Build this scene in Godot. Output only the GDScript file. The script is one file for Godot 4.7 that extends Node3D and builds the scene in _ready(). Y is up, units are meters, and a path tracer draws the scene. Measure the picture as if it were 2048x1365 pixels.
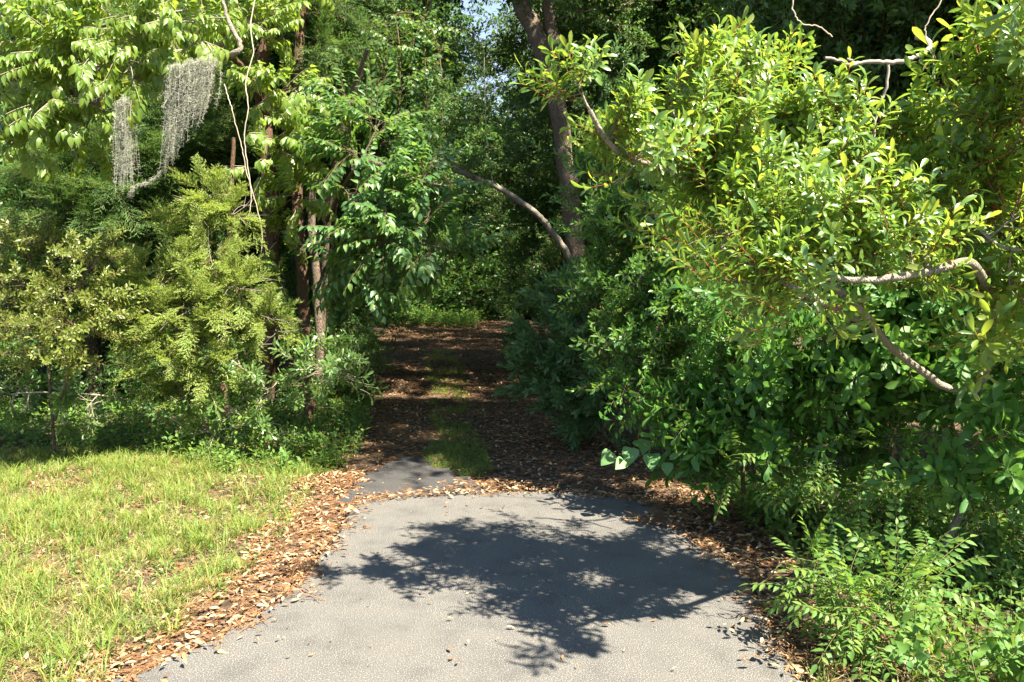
extends Node3D

# ------------------------------------------------------------------ small tools
var rng := RandomNumberGenerator.new()
var used := {}
var bumps := FastNoiseLite.new()
var patches := FastNoiseLite.new()
const UP := Vector3.UP
const EYE := Vector3(0, 1.8, 0)
const SUN := Vector3(0.42, 0.80, 0.40)      # towards the sun

class Surf:
	var v := PackedVector3Array()
	var i := PackedInt32Array()

class MB:
	var s := {}
	func of(m: Material) -> Surf:
		if not s.has(m):
			s[m] = Surf.new()
		return s[m]
	func mesh() -> ArrayMesh:
		var am := ArrayMesh.new()
		for m in s:
			var f: Surf = s[m]
			if f.i.is_empty():
				continue
			var n := PackedVector3Array()
			n.resize(f.v.size())
			for k in range(0, f.i.size(), 3):
				var a := f.i[k]
				var b := f.i[k + 1]
				var c := f.i[k + 2]
				var q := (f.v[c] - f.v[a]).cross(f.v[b] - f.v[a])
				n[a] += q
				n[b] += q
				n[c] += q
			for k in n.size():
				n[k] = n[k].normalized() if n[k].length_squared() > 1e-20 else Vector3.UP
			var arr := []
			arr.resize(Mesh.ARRAY_MAX)
			arr[Mesh.ARRAY_VERTEX] = f.v
			arr[Mesh.ARRAY_NORMAL] = n
			arr[Mesh.ARRAY_INDEX] = f.i
			am.add_surface_from_arrays(Mesh.PRIMITIVE_TRIANGLES, arr)
			am.surface_set_material(am.get_surface_count() - 1, m)
		return am

func rr(a: float, b: float) -> float:
	return rng.randf_range(a, b)

func rdir() -> Vector3:
	var z := rr(-1, 1)
	var a := rr(0, TAU)
	var r := sqrt(1.0 - z * z)
	return Vector3(r * cos(a), z, r * sin(a))

func lin(r: float, g: float, b: float) -> Color:
	return Color(r, g, b).linear_to_srgb()

func pick(a: Array):
	return a[rng.randi() % a.size()]

func numbered(n: String) -> String:
	if not used.has(n):
		used[n] = 0
		return n
	used[n] += 1
	return "%s_%03d" % [n, used[n]]

func gh(x: float, z: float) -> float:      # height of the ground
	var h := 0.045 * bumps.get_noise_2d(x * 6.0, z * 6.0)
	if x < -1.5:
		h += 0.05 * smoothstep(-1.5, -3.5, x)
	return h - 0.02

func thing(called: String, label: String, category: String, base := Vector3.ZERO, group := "") -> Node3D:
	var o := Node3D.new()
	o.name = numbered(called)
	add_child(o)
	o.position = base
	o.set_meta("label", label)
	o.set_meta("category", category)
	if group:
		o.set_meta("group", group)
	return o

# a mesh in world coordinates as a part of a thing
func part(called: String, m: Mesh, root: Node3D, kind := "") -> MeshInstance3D:
	var o := MeshInstance3D.new()
	o.name = called
	o.mesh = m
	root.add_child(o, true)
	o.position = -root.position
	if kind:
		o.set_meta("kind", kind)
	return o

func lone(called: String, m: Mesh, label: String, category: String, at := Vector3.ZERO, group := "", kind := "") -> MeshInstance3D:
	var o := MeshInstance3D.new()
	o.name = numbered(called)
	o.mesh = m
	add_child(o)
	o.position = at
	if label: o.set_meta("label", label)
	if category: o.set_meta("category", category)
	if group: o.set_meta("group", group)
	if kind: o.set_meta("kind", kind)
	return o

func many(called: String, m: Mesh, places: Array, root: Node3D = null, kind := "stuff") -> MultiMeshInstance3D:
	var mm := MultiMesh.new()
	mm.transform_format = MultiMesh.TRANSFORM_3D
	mm.mesh = m
	mm.instance_count = places.size()
	for k in places.size():
		mm.set_instance_transform(k, places[k])
	var o := MultiMeshInstance3D.new()
	o.multimesh = mm
	if root:
		o.name = called
		root.add_child(o, true)
		o.position = -root.position
	else:
		o.name = numbered(called)
		add_child(o)
	if kind:
		o.set_meta("kind", kind)
	return o

# stuff that stands in several shapes: one object whose children are its shapes
func stuff(called: String, label: String, shapes: Array, places: Array) -> void:
	var root := Node3D.new()
	root.name = numbered(called)
	add_child(root)
	root.set_meta("label", label)
	root.set_meta("category", called.replace("_", " "))
	root.set_meta("kind", "stuff")
	var sets := []
	for k in shapes.size():
		sets.append([])
	for p in places:
		sets[rng.randi() % shapes.size()].append(p)
	for k in shapes.size():
		if sets[k].size():
			many("tuft" if "grass" in called else "cover", shapes[k], sets[k], root)

# ------------------------------------------------------------------ materials
func leaf_mat(c: Color, through: Color, rough := 0.42, spec := 0.5) -> StandardMaterial3D:
	var m := StandardMaterial3D.new()
	m.albedo_color = c
	m.roughness = rough
	m.metallic_specular = spec
	m.backlight_enabled = true
	m.backlight = through
	m.cull_mode = BaseMaterial3D.CULL_DISABLED
	return m

func plain_mat(c: Color, rough := 0.9) -> StandardMaterial3D:
	var m := StandardMaterial3D.new()
	m.albedo_color = c
	m.roughness = rough
	m.metallic_specular = 0.3
	m.cull_mode = BaseMaterial3D.CULL_DISABLED
	return m

func noise_tex(kind: int, freq: float, size: int, stops: Array, seed_: int, octaves := 4) -> NoiseTexture2D:
	var n := FastNoiseLite.new()
	n.noise_type = kind
	n.frequency = freq
	n.seed = seed_
	n.fractal_octaves = octaves
	var t := NoiseTexture2D.new()
	t.width = size
	t.height = size
	t.seamless = true
	t.noise = n
	if stops.size():
		var g := Gradient.new()
		var o := PackedFloat32Array()
		var c := PackedColorArray()
		for s in stops:
			o.append(s[0])
			c.append(s[1])
		g.offsets = o
		g.colors = c
		t.color_ramp = g
	return t

func rough_mat(stops: Array, tile: float, freq: float, bump: float, seed_: int, kind := FastNoiseLite.TYPE_SIMPLEX, stretch := Vector3.ONE, size := 512) -> StandardMaterial3D:
	var m := StandardMaterial3D.new()
	m.albedo_texture = noise_tex(kind, freq, size, stops, seed_)
	m.roughness = 0.9
	m.metallic_specular = 0.3
	m.uv1_triplanar = true
	m.uv1_world_triplanar = true
	m.uv1_scale = stretch / tile
	if bump > 0:
		m.heightmap_enabled = true
		m.heightmap_scale = bump
		m.heightmap_texture = noise_tex(kind, freq, size, [], seed_)
	return m

# ------------------------------------------------------------------ shapes
func basis_of(dir: Vector3, nrm: Vector3) -> Basis:
	var y := dir.normalized()
	var z := nrm - y * nrm.dot(y)
	if z.length_squared() < 1e-6:
		z = Vector3(y.y, -y.x, 0.1) - y * Vector3(y.y, -y.x, 0.1).dot(y)
	z = z.normalized()
	return Basis(y.cross(z), y, z)

func bezier(a: Vector3, b: Vector3, c: Vector3, n: int) -> PackedVector3Array:
	var out := PackedVector3Array()
	for k in n + 1:
		var t := float(k) / n
		out.append(a.lerp(b, t).lerp(b.lerp(c, t), t))
	return out

func smooth_line(p: Array, per: int) -> PackedVector3Array:
	var out := PackedVector3Array()
	for k in p.size() - 1:
		var p0: Vector3 = p[max(k - 1, 0)]
		var p1: Vector3 = p[k]
		var p2: Vector3 = p[k + 1]
		var p3: Vector3 = p[min(k + 2, p.size() - 1)]
		for j in per:
			out.append(p1.cubic_interpolate(p2, p0, p3, float(j) / per))
	out.append(p[p.size() - 1])
	return out

func tube(f: Surf, pts: PackedVector3Array, r0: float, r1: float, sides: int, lumps := 0.0) -> void:
	var n := pts.size()
	if n < 2:
		return
	var side := Vector3.ZERO
	for k in n:
		var t: Vector3 = (pts[min(k + 1, n - 1)] - pts[max(k - 1, 0)]).normalized()
		if k == 0:
			side = t.cross(Vector3(0.31, 0.2, 0.93)).normalized()
		else:
			side = (side - t * side.dot(t)).normalized()
		var other := t.cross(side)
		var r := lerpf(r0, r1, float(k) / (n - 1))
		for j in sides:
			var a := TAU * j / sides
			var q := r * (1.0 + lumps * rr(-1, 1))
			f.v.append(pts[k] + side * cos(a) * q + other * sin(a) * q)
	var b := f.v.size() - n * sides
	for k in n - 1:
		for j in sides:
			var j2 := (j + 1) % sides
			var p := b + k * sides + j
			var q2 := b + k * sides + j2
			f.i.append_array([p, p + sides, q2, q2, p + sides, q2 + sides])

const OBOVATE := [[0.0, 0.0], [0.12, 0.16], [0.4, 0.7], [0.68, 1.0], [0.88, 0.72], [1.0, 0.0]]
const OVATE := [[0.0, 0.0], [0.12, 0.62], [0.34, 1.0], [0.6, 0.78], [0.84, 0.3], [1.0, 0.0]]
const LANCE := [[0.0, 0.0], [0.15, 0.4], [0.45, 1.0], [0.75, 0.7], [1.0, 0.0]]
const SMALL := [[0.0, 0.0], [0.4, 1.0], [0.75, 0.65], [1.0, 0.0]]
const CRUDE := [[0.0, 0.0], [0.45, 1.0], [1.0, 0.0]]
const HEART := [[-0.1, 0.5], [-0.06, 0.78], [0.02, 0.94], [0.16, 1.0], [0.34, 0.93], [0.52, 0.75], [0.7, 0.5], [0.86, 0.24], [1.0, 0.0]]

# a leaf one unit long: along +Y, upper face +Z, bent down by curl and folded up along its midrib
func add_leaf(f: Surf, xf: Transform3D, ratio: float, prof: Array, fold: float, curl: float, wave := 0.0) -> void:
	var prev := []
	for k in prof.size():
		var t: float = prof[k][0]
		var w: float = prof[k][1] * ratio * 0.5
		var y := t * (1.0 - 0.25 * curl * t)
		var z := -curl * t * t * 0.7
		var cur := []
		if w < 0.001:
			f.v.append(xf * Vector3(0, y, z))
			cur = [f.v.size() - 1, f.v.size() - 1, f.v.size() - 1]
		else:
			var e := wave * w * (1.0 if k % 2 == 0 else -1.0)
			f.v.append(xf * Vector3(-w, y, z + fold * w + e))
			f.v.append(xf * Vector3(0, y, z))
			f.v.append(xf * Vector3(w, y, z + fold * w - e))
			cur = [f.v.size() - 3, f.v.size() - 2, f.v.size() - 1]
		if k > 0:
			for s in 2:
				var a: int = prev[s]
				var b: int = prev[s + 1]
				var c: int = cur[s]
				var d: int = cur[s + 1]
				if a != b:
					f.i.append_array([a, c, b])
				if c != d:
					f.i.append_array([b, c, d] if a != b else [a, c, d])
		prev = cur

# a leafy twig: {mesh, leaves: [[transform, material]], leaf: mesh of one leaf of unit length, stem: mesh}
func sprig(q: Dictionary) -> Dictionary:
	var mb := MB.new()
	var stem := MB.new()
	var leaves := []
	var n: int = q.n
	var L: float = q.stem
	var bend: float = q.get("bend", 0.1)
	var axis := bezier(Vector3.ZERO, Vector3(rr(-bend, bend) * L, L * 0.5, rr(-bend, bend) * L * 0.5), Vector3(rr(-bend, bend) * L, L, -q.get("sag", 0.0) * L), 5)
	tube(stem.of(q.stem_mat), axis, q.get("r0", 0.0028), q.get("r1", 0.0014), 3)
	var golden := rr(0, TAU)
	for k in n:
		var t := lerpf(q.get("from", 0.15), 1.0, float(k) / max(n - 1, 1))
		if q.get("style", "spiral") == "opposite":
			t = lerpf(q.get("from", 0.15), 1.0, float(k / 2) / max((n - 1) / 2, 1))
		var x := t * 5.0
		var i0: int = mini(int(x), 4)
		var o: Vector3 = axis[i0].lerp(axis[i0 + 1], x - i0)
		var along: Vector3 = (axis[i0 + 1] - axis[i0]).normalized()
		var ang := deg_to_rad(lerpf(q.a0, q.a1, t) + rr(-10, 10))
		var out := Vector3.ZERO
		var up := along
		if q.get("style", "spiral") == "spiral":
			golden += 2.39996 + rr(-0.3, 0.3)
			out = Vector3(cos(golden), 0, sin(golden))
			out = (out - along * out.dot(along)).normalized()
		else:
			out = Vector3(1 if k % 2 == 0 else -1, 0, rr(-0.2, 0.2))
			up = Vector3(0, 0, 1)
			if k == n - 1:
				ang *= 0.15
		var dir := (along * cos(ang) + out * sin(ang)).normalized()
		if q.get("style", "spiral") != "spiral":
			dir = (dir + Vector3(0, 0, -q.get("hang", 0.0) * rr(0.5, 1.4))).normalized()
		var size: float = lerpf(q.l0, q.l1, t) * rr(0.78, 1.18)
		var b := basis_of(dir, up + rdir() * q.get("jit", 0.25)).rotated(dir, rr(-0.3, 0.3))
		var pet: float = q.get("pet", 0.008)
		var xf := Transform3D(b.scaled(Vector3.ONE * size), o + dir * pet)
		if pet > 0.015:
			tube(stem.of(q.stem_mat), PackedVector3Array([o, o + dir * pet]), 0.0011, 0.0009, 3)
		var m: Material = pick(q.mats)
		leaves.append([xf, m])
		add_leaf(mb.of(m), xf, q.ratio * rr(0.85, 1.12), q.prof, q.get("fold", 0.3) * rr(0.5, 1.5), q.get("curl", 0.25) * rr(0.2, 1.7), q.get("wave", 0.0))
	for m in stem.s:
		var f: Surf = mb.of(m)
		var at := f.v.size()
		f.v.append_array(stem.s[m].v)
		for k in stem.s[m].i:
			f.i.append(k + at)
	var one := []
	for k in 3:
		var lb := MB.new()
		add_leaf(lb.of(q.mats[0]), Transform3D.IDENTITY, q.ratio, q.prof, q.get("fold", 0.3), q.get("curl", 0.25) * (0.3 + 0.6 * k), q.get("wave", 0.0))
		one.append(lb.mesh())
	return {"mesh": mb.mesh(), "leaves": leaves, "one": one, "stem": stem.mesh()}

func sprigs(q: Dictionary, n: int) -> Array:
	var out := []
	for k in n:
		out.append(sprig(q))
	return out

# a bough of small leaves for trees farther off
func bough(mats: Array, stem_mat: Material, long: float, twigs: int, each: int, leaf: float, ratio: float, hang := 0.1) -> Dictionary:
	var mb := MB.new()
	tube(mb.of(stem_mat), bezier(Vector3.ZERO, Vector3(rr(-0.05, 0.05), long * 0.5, 0.02), Vector3(0, long, rr(-0.06, 0.0)), 3), 0.005, 0.002, 3)
	for k in twigs:
		var t := lerpf(0.15, 0.97, float(k) / (twigs - 1))
		var a := rr(0, TAU)
		var d := (Vector3(cos(a), rr(0.5, 1.1), sin(a) * 0.7)).normalized()
		var tl := long * rr(0.3, 0.55) * (1.1 - 0.5 * t)
		var o := Vector3(0, long * t, 0)
		tube(mb.of(stem_mat), PackedVector3Array([o, o + d * tl]), 0.0022, 0.001, 3)
		for j in each:
			var p := o + d * tl * lerpf(0.2, 1.0, float(j) / (each - 1))
			var dir := (d * 0.6 + rdir() + Vector3(0, 0, -hang)).normalized()
			var xf := Transform3D(basis_of(dir, Vector3(0, 0.3, 1) + rdir() * 0.7).scaled(Vector3.ONE * leaf * rr(0.7, 1.25)), p)
			add_leaf(mb.of(pick(mats)), xf, ratio * rr(0.85, 1.15), CRUDE, 0.3, rr(0.0, 0.4))
	return {"mesh": mb.mesh(), "leaves": [], "one": [], "stem": null}

# a flattened feathery spray of scale-leaved cedar
func ribbon(f: Surf, a: Vector3, b: Vector3, wd: float) -> void:
	var d := (b - a).normalized()
	var n := (Vector3(0, 0, 1) + rdir() * 0.7).normalized()
	var x := d.cross(n).normalized() * wd * 0.5
	var m := a.lerp(b, 0.55)
	f.v.append_array([a - x * 0.5, a + x * 0.5, m - x + n * 0.003, m + x + n * 0.003, b])
	var k := f.v.size() - 5
	f.i.append_array([k, k + 1, k + 2, k + 1, k + 3, k + 2, k + 2, k + 3, k + 4])

func cedar_spray(mats: Array, stem_mat: Material, long: float, thick := 1.0) -> Dictionary:
	var mb := MB.new()
	var axis := bezier(Vector3.ZERO, Vector3(0, long * 0.5, 0.02), Vector3(rr(-0.03, 0.03), long, rr(-0.09, -0.03)), 6)
	tube(mb.of(stem_mat), axis, 0.0025, 0.001, 3)
	var sides := 17
	for k in sides:
		var t := lerpf(0.08, 1.0, float(k) / (sides - 1))
		var x := t * 6.0
		var i0: int = mini(int(x), 5)
		var o: Vector3 = axis[i0].lerp(axis[i0 + 1], x - i0)
		var d := Vector3(1 if k % 2 == 0 else -1, rr(0.8, 1.5), rr(-0.5, 0.6)).normalized()
		var bl := long * rr(0.28, 0.46) * (1.15 - 0.75 * t)
		var f: Surf = mb.of(pick(mats))
		ribbon(f, o, o + d * bl, 0.005 * thick)
		var subs := 7
		for j in subs:
			var p := o + d * bl * lerpf(0.15, 1.0, float(j) / (subs - 1))
			var e := (d + rdir() * 0.8 + Vector3(0, 0.35, 0.1)).normalized()
			ribbon(f, p, p + e * bl * rr(0.25, 0.45), 0.0055 * thick)
	return {"mesh": mb.mesh(), "leaves": [], "one": [], "stem": null}

func near_on(trunks: Array, c: Vector3) -> Array:
	var best := 1e9
	var at := [Vector3.ZERO, 0.02]
	for t in trunks:
		for k in t[0].size():
			var p: Vector3 = t[0][k]
			var d := p.distance_to(c) + maxf(0.0, p.y - c.y + 0.05) * 2.0
			if d < best:
				best = d
				at = [p, lerpf(t[1], t[2], float(k) / (t[0].size() - 1))]
	return at

# the gap over the drive through which the sun reaches the left-hand shrubs, the lawn and the drive
func in_gap(p: Vector3) -> bool:
	for h in [0.0, 0.8, 1.7, 2.8, 4.0]:
		var up: float = p.y - h
		if up < 0.6:
			break
		var x := p.x - up * SUN.x / SUN.y
		var d := -p.z + up * SUN.z / SUN.y
		if x < -1.75 and x > -6.5 and d < 9.8 and d > 3.0:
			return true
		if h == 1.7 and x > 0.3 and x < 1.9 and d > 5.6 and d < 7.4 and rng.randf() < 0.75:
			return true
		if h == 0.0 and d > 8.2 and d < 26.0 and x > -2.7 and x < 0.7 and patches.get_noise_2d(x * 0.55 + 3.0, d * 1.3) > 0.34:
			return true
		if h == 0.0 and ((x > -1.05 and x < -0.45 and d > 9.2 and d < 9.9) or (x > -0.9 and x < 0.2 and d > 9.25 and d < 9.55) or (x > -0.9 and x < -0.4 and d > 8.0 and d < 8.5)):
			return true
		if h == 0.0 and x < 0.5 and x > -6.5 and d < 6.7:
			return true
	return false

# grows branches from the stems to every clump and sets leafy twigs on them
func grow(root: Node3D, q: Dictionary) -> void:
	rng.seed = hash(str(root.name)) + int(q.get("seed", 0))
	var wood := MB.new()
	var thin := MB.new()
	var bark: Material = q.bark
	var trunks := []
	for t in q.get("trunks", []):
		var pts := smooth_line(t[0], 6)
		for k in range(1, pts.size() - 1):
			pts[k] += rdir() * t[1] * 0.12
		trunks.append([pts, t[1], t[2]])
		tube(wood.of(t[3] if t.size() > 3 else bark), pts, t[1], t[2], 10 if t[1] > 0.05 else 6, 0.06)
	var kinds: Array = q.sprigs
	var places := []
	for k in kinds.size():
		places.append([])
	var up: float = q.get("up", 0.3)
	var outw: float = q.get("out", 0.4)
	var jit: float = q.get("jit", 0.5)
	var flat: bool = q.get("flat", false)
	var dense: float = q.get("dense", 1.0)
	var twig_r: float = q.get("twig", 0.004)
	var bare: int = q.get("bare", 0)
	for c in q.clumps:
		var centre: Vector3 = c[0]
		var rad: Vector3 = c[1] if c[1] is Vector3 else Vector3.ONE * float(c[1])
		var n := int(c[2] * dense)
		var from := near_on(trunks, centre)
		var a: Vector3 = from[0]
		var gap := a.distance_to(centre)
		var mid := a.lerp(centre, 0.5) + Vector3(0, gap * q.get("arch", 0.12), 0) + rdir() * gap * 0.08
		var limb := bezier(a, mid, centre, 7)
		for k in range(1, 7):
			limb[k] += rdir() * gap * 0.018
		var lr: float = minf(from[1] * 0.7, 0.006 + gap * 0.012)
		tube(thin.of(bark), limb, lr, maxf(lr * 0.45, twig_r), 5, 0.05)
		var per: int = q.get("per", 7)
		var twigs: int = maxi(3, n / per)
		for w in twigs:
			var s := rdir()
			var reach := pow(rr(0.15, 1.0), 0.5)
			var e := centre + s * rad * reach
			var b: Vector3 = limb[rng.randi_range(3, 7)]
			if q.get("no_twigs", false):
				b = centre + s * rad * reach * 0.6
			var m2 := b.lerp(e, 0.55) + Vector3(0, b.distance_to(e) * rr(-0.05, 0.22), 0) + rdir() * 0.03
			var path := bezier(b, m2, e, 4)
			if not q.get("no_twigs", false):
				tube(thin.of(bark), path, twig_r, twig_r * 0.4, 3)
			for j in per:
				var t := lerpf(0.3, 1.0, float(j) / maxf(per - 1, 1))
				var x := t * 4.0
				var i0: int = mini(int(x), 3)
				var p: Vector3 = path[i0].lerp(path[i0 + 1], x - i0)
				var td := (path[i0 + 1] - path[i0]).normalized()
				var d := (td + UP * up + s * outw + rdir() * jit).normalized()
				if j == per - 1:
					d = (td + UP * up * 0.6 + s * outw * 0.5 + rdir() * jit * 0.3).normalized()
				var zz := UP + rdir() * 0.35 if flat else rdir()
				var size := rr(q.get("smin", 0.8), q.get("smax", 1.2))
				if p.y < 0.03 or (q.get("open", false) and in_gap(p)):
					continue
				places[rng.randi() % kinds.size()].append(Transform3D(basis_of(d, zz).scaled(Vector3.ONE * size), p))
		for w in bare:
			var e2 := centre + rdir() * rad * rr(0.7, 1.15)
			var path2 := bezier(limb[6], limb[6].lerp(e2, 0.5) + rdir() * 0.08, e2, 5)
			tube(thin.of(q.get("bare_mat", bark)), path2, 0.004, 0.0015, 3)
			for j in 3:
				var p3: Vector3 = path2[rng.randi_range(2, 5)]
				tube(thin.of(q.get("bare_mat", bark)), PackedVector3Array([p3, p3 + (rdir() + (e2 - centre).normalized()) * rr(0.05, 0.12)]), 0.002, 0.001, 3)
	# the leaves that show largest are parts of their own
	var own: int = q.get("own", 0)
	if own > 0:
		var all := []
		for k in kinds.size():
			for p in places[k]:
				all.append([p.origin.distance_squared_to(EYE), k, p])
		all.sort_custom(func(x, y): return x[0] < y[0])
		var left := own
		var taken := 0
		for k in kinds.size():
			places[k] = []
		for one in all:
			var kind: Dictionary = kinds[one[1]]
			if left < kind.leaves.size() or taken >= all.size():
				left = 0
			if left > 0:
				left -= kind.leaves.size()
				for lf in kind.leaves:
					var o := MeshInstance3D.new()
					o.name = "leaf"
					o.mesh = pick(kind.one)
					o.set_surface_override_material(0, lf[1])
					root.add_child(o, true)
					var w: Transform3D = one[2] * lf[0]
					o.transform = Transform3D(w.basis, w.origin - root.position)
				if kind.stem:
					for sidx in kind.stem.get_surface_count():
						var sa: Array = kind.stem.surface_get_arrays(sidx)
						var f: Surf = thin.of(kind.stem.surface_get_material(sidx))
						var at := f.v.size()
						for v in sa[Mesh.ARRAY_VERTEX]:
							f.v.append(one[2] * v)
						for v in sa[Mesh.ARRAY_INDEX]:
							f.i.append(v + at)
			else:
				places[one[1]].append(one[2])
	if wood.s.size():
		part(q.get("wood_name", "trunk"), wood.mesh(), root)
	if thin.s.size():
		part("branches", thin.mesh(), root, "stuff")
	for k in kinds.size():
		if places[k].size():
			many(q.get("leaf_name", "foliage"), kinds[k].mesh, places[k], root)

func inside(p: Vector2, poly: PackedVector2Array) -> bool:
	return Geometry2D.is_point_in_polygon(p, poly)

# places on the ground inside an outline of (x, metres ahead)
func scatter(poly: PackedVector2Array, per_m2: float, keep: Callable, make: Callable) -> Array:
	var lo := poly[0]
	var hi := poly[0]
	for p in poly:
		lo = lo.min(p)
		hi = hi.max(p)
	var out := []
	var n := int((hi.x - lo.x) * (hi.y - lo.y) * per_m2)
	for k in n:
		var p := Vector2(rr(lo.x, hi.x), rr(lo.y, hi.y))
		if inside(p, poly) and keep.call(p):
			out.append(make.call(Vector3(p.x, gh(p.x, -p.y), -p.y), p.y))
	return out

func flat_sheet(outline: PackedVector2Array, y: float, drop: float, m: Material, ragged: float) -> ArrayMesh:
	var ring := PackedVector2Array()
	for k in outline.size():
		var a := outline[k]
		var b := outline[(k + 1) % outline.size()]
		var steps := maxi(1, int(a.distance_to(b) / 0.05))
		if a.y < 3.0 and b.y < 3.0:
			steps = 1
		for j in steps:
			ring.append(a.lerp(b, float(j) / steps))
	var n := ring.size()
	var outer := PackedVector2Array()
	for k in n:
		var t := (ring[(k + 1) % n] - ring[(k + n - 1) % n]).normalized()
		var nn := Vector2(t.y, -t.x)
		outer.append(ring[k] + nn * (bumps.get_noise_2d(ring[k].x * 60.0, ring[k].y * 60.0) * ragged + bumps.get_noise_2d(ring[k].x * 250.0, ring[k].y * 250.0) * ragged * 0.5))
	var mb := MB.new()
	var f := mb.of(m)
	for p in outer:
		f.v.append(Vector3(p.x, y, -p.y))
	var tri := Geometry2D.triangulate_polygon(outer)
	for k in range(0, tri.size(), 3):
		var a: Vector3 = f.v[tri[k]]
		var b: Vector3 = f.v[tri[k + 1]]
		var c: Vector3 = f.v[tri[k + 2]]
		if (c - a).cross(b - a).y > 0:
			f.i.append_array([tri[k], tri[k + 1], tri[k + 2]])
		else:
			f.i.append_array([tri[k], tri[k + 2], tri[k + 1]])
	# the broken edge that drops to the soil
	var e := Surf.new()
	for k in n:
		var p: Vector2 = outer[k]
		var t := (outer[(k + 1) % n] - outer[(k + n - 1) % n]).normalized()
		var nn := Vector2(t.y, -t.x)
		if Geometry2D.is_point_in_polygon(p + nn * 0.02, outer):
			nn = -nn
		e.v.append(Vector3(p.x, y, -p.y))
		e.v.append(Vector3(p.x + nn.x * 0.03, y - drop, -p.y - nn.y * 0.03))
	var at := f.v.size()
	f.v.append_array(e.v)
	for k in n:
		var a := at + k * 2
		var b := at + ((k + 1) % n) * 2
		f.i.append_array([a, b, a + 1, b, b + 1, a + 1])
	return mb.mesh()

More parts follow.
